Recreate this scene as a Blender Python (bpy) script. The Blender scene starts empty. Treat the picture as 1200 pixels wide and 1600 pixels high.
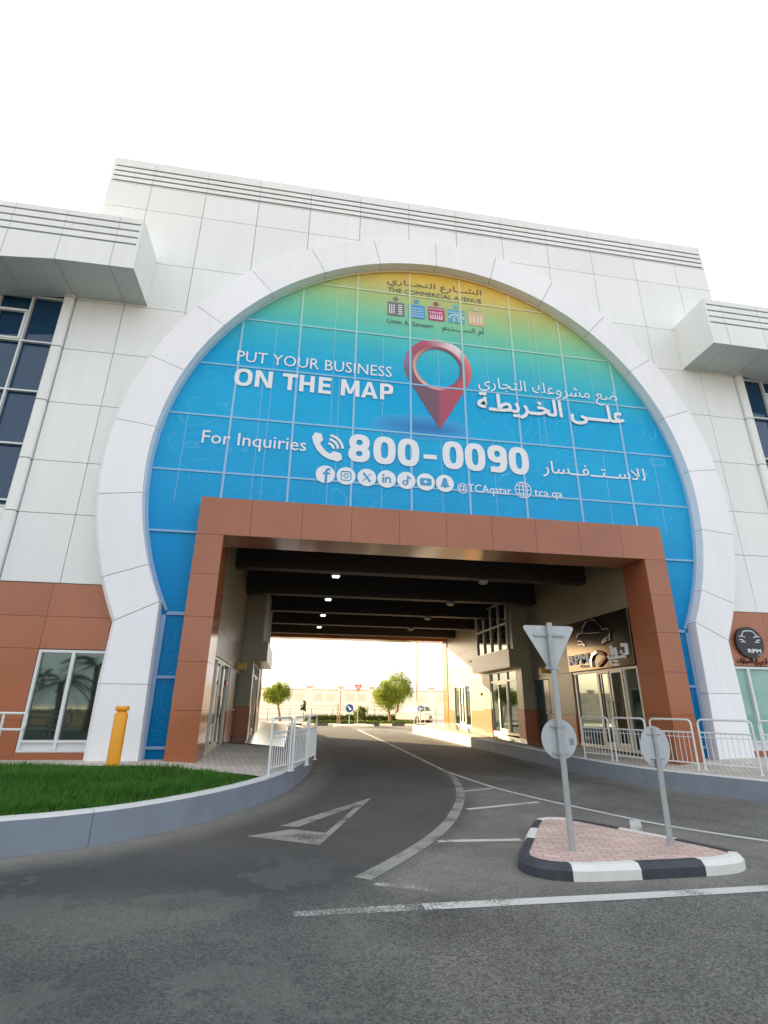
import bpy, bmesh, math, random
import numpy as np
from mathutils import Vector, Matrix
from mathutils.geometry import delaunay_2d_cdt
random.seed(7); np.random.seed(7)
R = math.radians
SC = bpy.context.scene
COL = SC.collection

# ------------------------------------------------------------------ camera, sky, sun, exposure
cam_d = bpy.data.cameras.new("camera")
cam = bpy.data.objects.new("camera", cam_d); COL.objects.link(cam)
Rc = [[0.98683302, -0.16144158, 0.00985916], [0.06574945, 0.34471667, -0.93640132], [0.14777549, 0.92471998, 0.35079249]]
cam.matrix_world = Matrix(((Rc[0][0], -Rc[1][0], -Rc[2][0], -3.7208),
                           (Rc[0][1], -Rc[1][1], -Rc[2][1], -13.1285),
                           (Rc[0][2], -Rc[1][2], -Rc[2][2], 1.7471),
                           (0, 0, 0, 1)))
cam_d.sensor_fit = 'HORIZONTAL'; cam_d.sensor_width = 36.0
cam_d.lens = 811.43 / 1200 * 36.0
cam_d.clip_start = 0.1; cam_d.clip_end = 3000
SC.camera = cam

SUN_EL, SUN_AZ = 13.5, -44.0        # azimuth from +Y towards +X, degrees
world = bpy.data.worlds.new("World"); SC.world = world; world.use_nodes = True
wn = world.node_tree.nodes; wl = world.node_tree.links
sky = wn.new('ShaderNodeTexSky'); sky.sky_type = 'NISHITA'; sky.sun_disc = False
sky.sun_elevation = R(SUN_EL); sky.sun_rotation = R(SUN_AZ)
sky.air_density = 0.7; sky.dust_density = 6.0; sky.ozone_density = 0.4
veil = wn.new('ShaderNodeMix'); veil.data_type = 'RGBA'; veil.inputs['Factor'].default_value = 0.70
veil.inputs['B'].default_value = (1.98, 2.0, 2.0, 1)      # bright summer haze over the clear-sky model
wl.new(sky.outputs[0], veil.inputs['A']); wl.new(veil.outputs['Result'], wn['Background'].inputs[0]); wn['Background'].inputs[1].default_value = 0.15
sd = bpy.data.lights.new("sun", 'SUN'); sd.energy = 4.5; sd.angle = R(0.5); sd.color = (1.0, 0.77, 0.45)
sun = bpy.data.objects.new("sun", sd); COL.objects.link(sun)
sv = Vector((math.sin(R(SUN_AZ)) * math.cos(R(SUN_EL)), math.cos(R(SUN_AZ)) * math.cos(R(SUN_EL)), math.sin(R(SUN_EL))))
sun.rotation_euler = (-sv).to_track_quat('-Z', 'Y').to_euler(); sun.location = (-40, 60, 40)
SC.view_settings.view_transform = 'Standard'; SC.view_settings.look = 'None'
SC.view_settings.exposure = 2.34; SC.view_settings.gamma = 1.0
SC.cycles.max_bounces = 8; SC.cycles.diffuse_bounces = 4

# ------------------------------------------------------------------ materials
def lin(r, g, b): 
    f = lambda c: (c/255/12.92) if c/255 <= .04045 else ((c/255+.055)/1.055)**2.4
    return (f(r), f(g), f(b), 1)
def mat(name, col, rough=.5, metal=0.0, spec=.5, var=0.0, vscale=3.0, bump=0.0, bscale=40.0, emit=None, estr=0):
    m = bpy.data.materials.new(name); m.use_nodes = True
    nt = m.node_tree; b = nt.nodes['Principled BSDF']
    b.inputs['Roughness'].default_value = rough; b.inputs['Metallic'].default_value = metal
    b.inputs['Specular IOR Level'].default_value = spec
    c = (*col[:3], 1)
    b.inputs['Base Color'].default_value = c
    if var or bump:
        tc = nt.nodes.new('ShaderNodeTexCoord')
    if var:
        n = nt.nodes.new('ShaderNodeTexNoise'); n.inputs['Scale'].default_value = vscale; n.inputs['Detail'].default_value = 6
        nt.links.new(tc.outputs['Object'], n.inputs['Vector'])
        mx = nt.nodes.new('ShaderNodeMix'); mx.data_type = 'RGBA'
        mx.inputs['A'].default_value = tuple(max(0, v*(1-var)) for v in c[:3]) + (1,)
        mx.inputs['B'].default_value = tuple(min(1, v*(1+var)) for v in c[:3]) + (1,)
        nt.links.new(n.outputs['Fac'], mx.inputs['Factor']); nt.links.new(mx.outputs['Result'], b.inputs['Base Color'])
    if bump:
        n2 = nt.nodes.new('ShaderNodeTexNoise'); n2.inputs['Scale'].default_value = bscale; n2.inputs['Detail'].default_value = 4
        nt.links.new(tc.outputs['Object'], n2.inputs['Vector'])
        bp = nt.nodes.new('ShaderNodeBump'); bp.inputs['Strength'].default_value = bump; bp.inputs['Distance'].default_value = .02
        nt.links.new(n2.outputs['Fac'], bp.inputs['Height']); nt.links.new(bp.outputs[0], b.inputs['Normal'])
    if emit:
        b.inputs['Emission Color'].default_value = (*emit, 1); b.inputs['Emission Strength'].default_value = estr
    return m
def N(nt, t, **k):
    n = nt.nodes.new(t)
    for a, v in k.items(): setattr(n, a, v)
    return n

def hi_ior(m, v): m.node_tree.nodes['Principled BSDF'].inputs['IOR'].default_value = v
def m_panel(name, col, rough):      # painted metal cladding: faint vertical rain streaks and blotches
    m = mat(name, col, rough, spec=.4); nt = m.node_tree; b = nt.nodes['Principled BSDF']
    tc = N(nt, 'ShaderNodeTexCoord'); mp = N(nt, 'ShaderNodeMapping'); mp.inputs['Scale'].default_value = (2.2, 2.2, .12)
    n = N(nt, 'ShaderNodeTexNoise'); n.inputs['Scale'].default_value = 2.0; n.inputs['Detail'].default_value = 5
    n2 = N(nt, 'ShaderNodeTexNoise'); n2.inputs['Scale'].default_value = .35; n2.inputs['Detail'].default_value = 3
    nt.links.new(tc.outputs['Object'], mp.inputs['Vector']); nt.links.new(mp.outputs[0], n.inputs['Vector']); nt.links.new(tc.outputs['Object'], n2.inputs['Vector'])
    ad = N(nt, 'ShaderNodeMath', operation='ADD'); nt.links.new(n.outputs['Fac'], ad.inputs[0]); nt.links.new(n2.outputs['Fac'], ad.inputs[1])
    oi = N(nt, 'ShaderNodeNewGeometry')
    ad2 = N(nt, 'ShaderNodeMath', operation='MULTIPLY_ADD'); nt.links.new(oi.outputs['Random Per Island'], ad2.inputs[0]); ad2.inputs[1].default_value = .42; nt.links.new(ad.outputs[0], ad2.inputs[2])
    mr = N(nt, 'ShaderNodeMapRange'); mr.inputs['From Min'].default_value = .7; mr.inputs['From Max'].default_value = 1.6
    nt.links.new(ad2.outputs[0], mr.inputs['Value'])
    mx = N(nt, 'ShaderNodeMix', data_type='RGBA')
    mx.inputs['A'].default_value = (col[0]*.95, col[1]*.955, col[2]*.945, 1); mx.inputs['B'].default_value = (min(1, col[0]*1.05), min(1, col[1]*1.05), min(1, col[2]*1.05), 1)
    nt.links.new(mr.outputs[0], mx.inputs['Factor']); nt.links.new(mx.outputs['Result'], b.inputs['Base Color'])
    return m
def m_granite(name, col, rough):
    m = mat(name, col, rough, spec=.5); nt = m.node_tree; b = nt.nodes['Principled BSDF']
    tc = N(nt, 'ShaderNodeTexCoord'); v = N(nt, 'ShaderNodeTexVoronoi'); v.inputs['Scale'].default_value = 70
    n2 = N(nt, 'ShaderNodeTexNoise'); n2.inputs['Scale'].default_value = .8; n2.inputs['Detail'].default_value = 5
    for t in (v, n2): nt.links.new(tc.outputs['Object'], t.inputs['Vector'])
    sp = N(nt, 'ShaderNodeSeparateColor'); nt.links.new(v.outputs['Color'], sp.inputs[0])
    g = N(nt, 'ShaderNodeNewGeometry')
    a = N(nt, 'ShaderNodeMath', operation='MULTIPLY_ADD'); nt.links.new(sp.outputs[0], a.inputs[0]); a.inputs[1].default_value = .45; nt.links.new(n2.outputs['Fac'], a.inputs[2])
    a2 = N(nt, 'ShaderNodeMath', operation='MULTIPLY_ADD'); nt.links.new(g.outputs['Random Per Island'], a2.inputs[0]); a2.inputs[1].default_value = .35; nt.links.new(a.outputs[0], a2.inputs[2])
    mr = N(nt, 'ShaderNodeMapRange'); mr.inputs['From Min'].default_value = .3; mr.inputs['From Max'].default_value = 1.3; nt.links.new(a2.outputs[0], mr.inputs['Value'])
    mx = N(nt, 'ShaderNodeMix', data_type='RGBA')
    mx.inputs['A'].default_value = tuple(c*.84 for c in col[:3]) + (1,); mx.inputs['B'].default_value = tuple(c*1.16 for c in col[:3]) + (1,)
    nt.links.new(mr.outputs[0], mx.inputs['Factor']); nt.links.new(mx.outputs['Result'], b.inputs['Base Color'])
    return m

M = {}
M['white_panel'] = m_panel('white_panel', (.80, .815, .79), .42)
M['arch_white'] = m_panel('arch_white', (.87, .87, .885), .4)
M['joint'] = mat('joint_shadow_gap', (.06, .06, .055), .9)
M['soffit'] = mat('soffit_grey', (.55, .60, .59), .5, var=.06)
M['red_panel'] = m_granite('red_wall_panel', (.37, .124, .058), .22)
M['granite'] = m_granite('polished_brown_granite', (.35, .12, .055), .14)
M['granite_dark'] = mat('granite_joint', (.1, .04, .03), .8)
M['frame'] = mat('white_window_frame', (.72, .74, .73), .35)
M['alu'] = mat('aluminium_frame', (.62, .58, .5), .35, .3)
M['glass_blue'] = mat('dark_blue_glass', (.008, .045, .105), .04, spec=.6)
M['glass'] = mat('dark_glass', (.012, .022, .02), .03, spec=.75)
hi_ior(M['glass'], 2.1); M['glass'].node_tree.nodes['Principled BSDF'].inputs['Specular Tint'].default_value = (.62, .78, .72, 1)
M['glass_pale'] = mat('pale_curtained_glass', (.26, .46, .41), .04, spec=.6, var=.5, vscale=1.2)
M['glass_green'] = mat('green_glass', (.01, .07, .07), .08, spec=.6)
M['tan_wall'] = m_panel('tan_wall_panel', (.30, .255, .17), .3)
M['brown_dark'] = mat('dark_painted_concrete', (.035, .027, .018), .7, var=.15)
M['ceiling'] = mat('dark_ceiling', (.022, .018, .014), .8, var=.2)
M['tile'] = m_granite('polished_floor_tile', (.2, .165, .12), .14)
M['mass'] = mat('rear_wall_render', (.6, .57, .5), .7)
M['letter'] = mat('white_vinyl_letter', (.78, .80, .83), .3)
M['darkprint'] = mat('dark_vinyl_print', (.07, .06, .06), .35)
M['bluecut'] = mat('blue_vinyl_print', (.045, .32, .6), .3)
M['rail'] = mat('white_painted_tube', (.74, .76, .75), .35, var=.05)
M['galv'] = mat('galvanised_steel', (.40, .43, .44), .5, .35, var=.22, vscale=14, bump=.1)
M['plate'] = mat('sign_back_aluminium', (.50, .53, .54), .5, .25, var=.14, vscale=9)
M['yellow'] = mat('yellow_bollard_paint', (.88, .37, .01), .4, var=.08)
M['kerb'] = mat('grey_kerb_paint', (.23, .265, .315), .75, var=.2, vscale=2.5, bump=.15)
M['kerbtop'] = mat('kerb_coping', (.64, .64, .63), .8, var=.12, vscale=5, bump=.2)
M['kerb_white'] = mat('white_kerb_paint', (.72, .71, .67), .7, var=.12, vscale=7, bump=.2)
M['kerb_black'] = mat('black_kerb_paint', (.045, .05, .062), .7, var=.5, vscale=7, bump=.2)
M['soil'] = mat('planter_soil', (.035, .05, .015), .95, var=.4)
M['black'] = mat('black_plastic', (.012, .012, .012), .4)
M['chrome'] = mat('brushed_chrome', (.62, .6, .56), .18, 1.0)
M['signblack'] = mat('black_gloss_panel', (.115, .09, .06), .15, .9, var=.1)
M['blackgloss'] = mat('black_gloss', (.008, .008, .008), .12)
M['red'] = mat('red_acrylic', (.35, .012, .015), .25)
M['charcoal'] = mat('charcoal_disc', (.03, .03, .033), .5)
M['brownletter'] = mat('brown_letter', (.09, .018, .012), .5)
M['sand'] = mat('pale_paving', (.5, .455, .39), .9, var=.15, vscale=.6)
M['wallpaint'] = mat('cream_boundary_wall', (.84, .80, .755), .8, var=.06, vscale=.8)
M['trunk'] = mat('bark', (.16, .1, .06), .9, var=.3, vscale=12)
M['car'] = mat('white_car_paint', (.75, .75, .74), .25)
M['tyre'] = mat('tyre_rubber', (.015, .015, .015), .8)
M['blue_sign'] = mat('blue_sign_face', (.01, .09, .36), .35)
M['sign_red'] = mat('red_sign_border', (.5, .03, .03), .4)
M['sign_white'] = mat('white_sign_face', (.75, .75, .75), .4)
M['lamp_on'] = mat('lamp_diffuser', (.8, .85, .85), .4, emit=(.8, .97, 1.0), estr=1.5)
M['lamp_off'] = mat('lamp_diffuser_unlit', (.35, .33, .28), .4)
M['amber'] = mat('amber_box', (.55, .32, .02), .4)
def leafmat(name, c, tr=.35):
    m = mat(name, c, .6, spec=.25, var=.45, vscale=2.2); nt = m.node_tree
    b = nt.nodes['Principled BSDF']; out = nt.nodes['Material Output']
    t = N(nt, 'ShaderNodeBsdfTranslucent'); t.inputs[0].default_value = (c[0]*1.6, c[1]*1.5, c[2]*.8, 1)
    mx = N(nt, 'ShaderNodeMixShader'); mx.inputs[0].default_value = tr
    nt.links.new(b.outputs[0], mx.inputs[1]); nt.links.new(t.outputs[0], mx.inputs[2]); nt.links.new(mx.outputs[0], out.inputs[0])
    return m
M['leaf'] = leafmat('tree_leaf', (.12, .165, .022))
M['leaf_dark'] = leafmat('bush_leaf', (.065, .10, .016), .3)
M['palm'] = leafmat('palm_leaf', (.04, .07, .02), .2)
M['grass'] = leafmat('grass_blade', (.075, .215, .042), .33)

_nt = M['grass'].node_tree; _g = N(_nt, 'ShaderNodeNewGeometry'); _h = N(_nt, 'ShaderNodeMix', data_type='RGBA', blend_type='MULTIPLY'); _h.inputs['Factor'].default_value = 1
_r = N(_nt, 'ShaderNodeValToRGB'); _r.color_ramp.elements[0].color = (.35, .42, .3, 1); _r.color_ramp.elements[1].color = (1.45, 1.3, 1.1, 1); _nt.links.new(_g.outputs['Random Per Island'], _r.inputs[0])
_b = _nt.nodes['Principled BSDF']; _src = _b.inputs['Base Color'].links[0].from_socket; _nt.links.new(_src, _h.inputs['A']); _nt.links.new(_r.outputs[0], _h.inputs['B']); _nt.links.new(_h.outputs['Result'], _b.inputs['Base Color'])
# asphalt: aggregate speckle, broad stains, dust along kerbs and darker lanes, passage and foreground (attributes)
def make_asphalt():
    m = bpy.data.materials.new('asphalt'); m.use_nodes = True; nt = m.node_tree; b = nt.nodes['Principled BSDF']
    b.inputs['Roughness'].default_value = .82; b.inputs['Specular IOR Level'].default_value = .35
    tc = N(nt, 'ShaderNodeTexCoord')
    def noise(s, d=6, r=.6):
        n = N(nt, 'ShaderNodeTexNoise'); n.inputs['Scale'].default_value = s; n.inputs['Detail'].default_value = d; n.inputs['Roughness'].default_value = r
        nt.links.new(tc.outputs['Object'], n.inputs['Vector']); return n
    def ramp(src, p0, p1, c0, c1):
        r = N(nt, 'ShaderNodeValToRGB'); r.color_ramp.elements[0].position = p0; r.color_ramp.elements[1].position = p1
        r.color_ramp.elements[0].color = (*c0, 1); r.color_ramp.elements[1].color = (*c1, 1); nt.links.new(src, r.inputs[0]); return r
    def mix(f, a, bb, mode='MIX'):
        x = N(nt, 'ShaderNodeMix', data_type='RGBA', blend_type=mode)
        if isinstance(f, float): x.inputs['Factor'].default_value = f
        else: nt.links.new(f, x.inputs['Factor'])
        for s, v in (('A', a), ('B', bb)):
            if isinstance(v, tuple): x.inputs[s].default_value = (*v, 1)
            else: nt.links.new(v, x.inputs[s])
        return x.outputs['Result']
    def math_(op, a, bb):
        x = N(nt, 'ShaderNodeMath', operation=op)
        for i, v in ((0, a), (1, bb)):
            if isinstance(v, (int, float)): x.inputs[i].default_value = v
            else: nt.links.new(v, x.inputs[i])
        return x.outputs[0]
    base = ramp(noise(.55, 8).outputs['Fac'], .33, .70, (.088, .088, .083), (.195, .193, .178)).outputs[0]
    vo = N(nt, 'ShaderNodeTexVoronoi'); vo.inputs['Scale'].default_value = 68; nt.links.new(tc.outputs['Object'], vo.inputs['Vector'])
    spk = N(nt, 'ShaderNodeSeparateColor'); nt.links.new(vo.outputs['Color'], spk.inputs[0])
    spr = ramp(spk.outputs[0], .0, 1.0, (.46, .46, .47), (1.5, 1.5, 1.47))
    c = mix(1.0, base, spr.outputs[0], 'MULTIPLY')
    wh = ramp(spk.outputs[1], .955, .975, (0, 0, 0), (1, 1, 1)); c = mix(math_('MULTIPLY', wh.outputs[0], .55), c, (.26, .26, .25))
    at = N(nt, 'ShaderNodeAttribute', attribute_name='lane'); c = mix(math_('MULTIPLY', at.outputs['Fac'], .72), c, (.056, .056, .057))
    at3 = N(nt, 'ShaderNodeAttribute', attribute_name='patch')
    pn = ramp(noise(.32, 2.5, .45).outputs['Fac'], .22, .62, (0, 0, 0), (1, 1, 1))
    c = mix(math_('MULTIPLY', math_('MULTIPLY', at3.outputs['Fac'], pn.outputs[0]), .62), c, (.030, .043, .047))
    edge = ramp(noise(.9, 8, .65).outputs['Fac'], .515, .53, (0, 0, 0), (1, 1, 1))
    e2 = ramp(noise(.9, 8, .65).outputs['Fac'], .545, .53, (0, 0, 0), (1, 1, 1))
    c = mix(math_('MULTIPLY', math_('MULTIPLY', math_('MULTIPLY', edge.outputs[0], e2.outputs[0]), at3.outputs['Fac']), .30), c, (.16, .16, .15))
    st = ramp(noise(.23, 5).outputs['Fac'], .52, .72, (0, 0, 0), (1, 1, 1)); c = mix(math_('MULTIPLY', st.outputs[0], .35), c, (.13, .125, .112))
    sm = ramp(noise(1.7, 9, .7).outputs['Fac'], .60, .74, (0, 0, 0), (1, 1, 1)); c = mix(math_('MULTIPLY', sm.outputs[0], .25), c, (.16, .16, .15))
    at2 = N(nt, 'ShaderNodeAttribute', attribute_name='dust'); dn = noise(2.2, 8, .65)
    dm = math_('MULTIPLY', at2.outputs['Fac'], math_('ADD', dn.outputs['Fac'], .25)); c = mix(dm, c, (.30, .285, .25))
    nt.links.new(c, b.inputs['Base Color'])
    bp = N(nt, 'ShaderNodeBump'); bp.inputs['Strength'].default_value = .55; bp.inputs['Distance'].default_value = .012
    nt.links.new(vo.outputs['Distance'], bp.inputs['Height']); nt.links.new(bp.outputs[0], b.inputs['Normal'])
    return m
M['asphalt'] = make_asphalt()
def make_paint(name, col, wear):    # worn road paint: flakes off along the grain
    m = mat(name, col, .75); nt = m.node_tree; b = nt.nodes['Principled BSDF']; out = nt.nodes['Material Output']
    tc = N(nt, 'ShaderNodeTexCoord'); n = N(nt, 'ShaderNodeTexNoise'); n.inputs['Scale'].default_value = 45; n.inputs['Detail'].default_value = 7; n.inputs['Roughness'].default_value = .75
    n3 = N(nt, 'ShaderNodeTexNoise'); n3.inputs['Scale'].default_value = 1.6; n3.inputs['Detail'].default_value = 4
    nt.links.new(tc.outputs['Object'], n.inputs['Vector']); nt.links.new(tc.outputs['Object'], n3.inputs['Vector'])
    ad = N(nt, 'ShaderNodeMath', operation='MULTIPLY_ADD'); nt.links.new(n3.outputs['Fac'], ad.inputs[0]); ad.inputs[1].default_value = .8; nt.links.new(n.outputs['Fac'], ad.inputs[2])
    r = N(nt, 'ShaderNodeMapRange'); r.inputs['From Min'].default_value = wear - .1; r.inputs['From Max'].default_value = wear + .1
    nt.links.new(ad.outputs[0], r.inputs['Value'])
    tr = N(nt, 'ShaderNodeBsdfTransparent'); mx = N(nt, 'ShaderNodeMixShader')
    nt.links.new(r.outputs[0], mx.inputs[0]); nt.links.new(tr.outputs[0], mx.inputs[1]); nt.links.new(b.outputs[0], mx.inputs[2]); nt.links.new(mx.outputs[0], out.inputs[0])
    return m
M['paint'] = make_paint('white_road_paint', (.58, .58, .56), .76)
M['paint_worn'] = make_paint('worn_road_paint', (.30, .295, .275), .78)
M['paint_faint'] = make_paint('faint_road_paint', (.50, .50, .47), .95)
def make_brick(name, c1, c2, mortar, w, h, ms, rot=0):
    m = mat(name, c1, .85); nt = m.node_tree; b = nt.nodes['Principled BSDF']
    tc = N(nt, 'ShaderNodeTexCoord'); mp = N(nt, 'ShaderNodeMapping'); mp.inputs['Rotation'].default_value = (0, 0, R(rot))
    br = N(nt, 'ShaderNodeTexBrick'); br.inputs['Scale'].default_value = 1; br.inputs['Brick Width'].default_value = w; br.inputs['Row Height'].default_value = h
    br.inputs['Mortar Size'].default_value = ms; br.inputs['Color1'].default_value = (*c1, 1); br.inputs['Color2'].default_value = (*c2, 1); br.inputs['Mortar'].default_value = (*mortar, 1)
    nt.links.new(tc.outputs['Object'], mp.inputs[0]); nt.links.new(mp.outputs[0], br.inputs['Vector'])
    n = N(nt, 'ShaderNodeTexNoise'); n.inputs['Scale'].default_value = 1.3; n.inputs['Detail'].default_value = 8
    nt.links.new(tc.outputs['Object'], n.inputs['Vector'])
    mr = N(nt, 'ShaderNodeMapRange'); mr.inputs['To Min'].default_value = .65; mr.inputs['To Max'].default_value = 1.35; nt.links.new(n.outputs['Fac'], mr.inputs['Value'])
    mx = N(nt, 'ShaderNodeMix', data_type='RGBA', blend_type='MULTIPLY'); mx.inputs['Factor'].default_value = 1
    nt.links.new(br.outputs['Color'], mx.inputs['A']); nt.links.new(mr.outputs[0], mx.inputs['B']); nt.links.new(mx.outputs['Result'], b.inputs['Base Color'])
    bp = N(nt, 'ShaderNodeBump'); bp.inputs['Strength'].default_value = .4; bp.inputs['Distance'].default_value = .006; bp.invert = True
    nt.links.new(br.outputs['Fac'], bp.inputs['Height']); nt.links.new(bp.outputs[0], b.inputs['Normal'])
    return m
M['paver'] = make_brick('grey_block_paving', (.66, .61, .54), (.54, .50, .44), (.2, .185, .165), .2, .1, .008, 35)
M['paver_red'] = make_brick('pink_block_paving', (.66, .50, .44), (.54, .38, .335), (.36, .28, .25), .2, .1, .008, 18)

# printed vinyl banner: colour bands of the print itself, seams between sheets and fine contour lines of its map pattern
def make_banner(name, lift):
    m = mat(name, (.05, .3, .6), .25, spec=.1); nt = m.node_tree; b = nt.nodes['Principled BSDF']
    tc = N(nt, 'ShaderNodeTexCoord'); sx = N(nt, 'ShaderNodeSeparateXYZ'); nt.links.new(tc.outputs['Object'], sx.inputs[0])
    # the print's bands lean a little and dip towards the middle
    a1 = N(nt, 'ShaderNodeMath', operation='MULTIPLY_ADD'); nt.links.new(sx.outputs['X'], a1.inputs[0]); a1.inputs[1].default_value = .085; nt.links.new(sx.outputs['Z'], a1.inputs[2])
    mr = N(nt, 'ShaderNodeMapRange'); mr.inputs['From Min'].default_value = 0; mr.inputs['From Max'].default_value = 16; nt.links.new(a1.outputs[0], mr.inputs['Value'])
    cr = N(nt, 'ShaderNodeValToRGB'); els = cr.color_ramp.elements
    stops = [(0.3, (0, 98, 156)), (2.5, (0, 110, 173)), (4.5, (24, 128, 190)), (6.5, (38, 140, 198)), (8.5, (37, 149, 203)), (10.2, (26, 145, 200)), (11.2, (54, 157, 188)),
             (12.0, (86, 168, 169)), (12.7, (117, 173, 147)), (13.2, (146, 171, 128)), (13.7, (172, 168, 112)), (14.3, (206, 167, 90)), (15.2, (232, 168, 62))]
    while len(els) < len(stops): els.new(.5)
    for e, (z, c) in zip(els, stops):
        e.position = z/16; l = lin(*c); e.color = tuple(min(.9, v*k_*(1 - lift) + lift*.9) for v, k_ in zip(l[:3], (1.2, 1.38, 1.22))) + (1,)
    nt.links.new(mr.outputs[0], cr.inputs[0]); col = cr.outputs[0]
    if lift == 0:
        n = N(nt, 'ShaderNodeTexNoise'); n.inputs['Scale'].default_value = .42; n.inputs['Detail'].default_value = 1.5; nt.links.new(tc.outputs['Object'], n.inputs['Vector'])
        k = N(nt, 'ShaderNodeMath', operation='MULTIPLY'); nt.links.new(n.outputs['Fac'], k.inputs[0]); k.inputs[1].default_value = 24
        fr = N(nt, 'ShaderNodeMath', operation='FRACT'); nt.links.new(k.outputs[0], fr.inputs[0])
        ln = N(nt, 'ShaderNodeMapRange'); ln.inputs['From Min'].default_value = .93; ln.inputs['From Max'].default_value = .985; nt.links.new(fr.outputs[0], ln.inputs['Value'])
        nb = N(nt, 'ShaderNodeTexNoise'); nb.inputs['Scale'].default_value = .3; nt.links.new(tc.outputs['Object'], nb.inputs['Vector'])
        nr = N(nt, 'ShaderNodeMapRange'); nr.inputs['From Min'].default_value = .4; nr.inputs['From Max'].default_value = .65; nr.inputs['To Max'].default_value = .2; nt.links.new(nb.outputs['Fac'], nr.inputs['Value'])
        # only the blue field carries the pattern
        zb = N(nt, 'ShaderNodeMapRange'); zb.inputs['From Min'].default_value = 12.2; zb.inputs['From Max'].default_value = 10.6; nt.links.new(sx.outputs['Z'], zb.inputs['Value'])
        f = N(nt, 'ShaderNodeMath', operation='MULTIPLY'); nt.links.new(ln.outputs[0], f.inputs[0]); nt.links.new(nr.outputs[0], f.inputs[1])
        f2 = N(nt, 'ShaderNodeMath', operation='MULTIPLY'); nt.links.new(f.outputs[0], f2.inputs[0]); nt.links.new(zb.outputs[0], f2.inputs[1])
        mx = N(nt, 'ShaderNodeMix', data_type='RGBA'); mx.inputs['B'].default_value = (.55, .8, .95, 1)
        nt.links.new(f2.outputs[0], mx.inputs['Factor']); nt.links.new(col, mx.inputs['A']); col = mx.outputs['Result']
        wv = N(nt, 'ShaderNodeTexNoise'); wv.inputs['Scale'].default_value = 1.1; wv.inputs['Detail'].default_value = 4; nt.links.new(tc.outputs['Object'], wv.inputs['Vector'])
        wr = N(nt, 'ShaderNodeMapRange'); wr.inputs['To Min'].default_value = .9; wr.inputs['To Max'].default_value = 1.1; nt.links.new(wv.outputs['Fac'], wr.inputs['Value'])
        m2 = N(nt, 'ShaderNodeMix', data_type='RGBA', blend_type='MULTIPLY'); m2.inputs['Factor'].default_value = 1; nt.links.new(col, m2.inputs['A']); nt.links.new(wr.outputs[0], m2.inputs['B']); col = m2.outputs['Result']
    nt.links.new(col, b.inputs['Base Color'])
    return m
M['banner'] = make_banner('printed_vinyl', 0)
M['mullion'] = make_banner('tinted_mullion', .30)
def make_vcol(name):
    m = mat(name, (.5, .5, .5), .28); nt = m.node_tree
    a = N(nt, 'ShaderNodeAttribute', attribute_name='print'); nt.links.new(a.outputs['Color'], nt.nodes['Principled BSDF'].inputs['Base Color']); return m
M['print'] = make_vcol('printed_picture')

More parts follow.
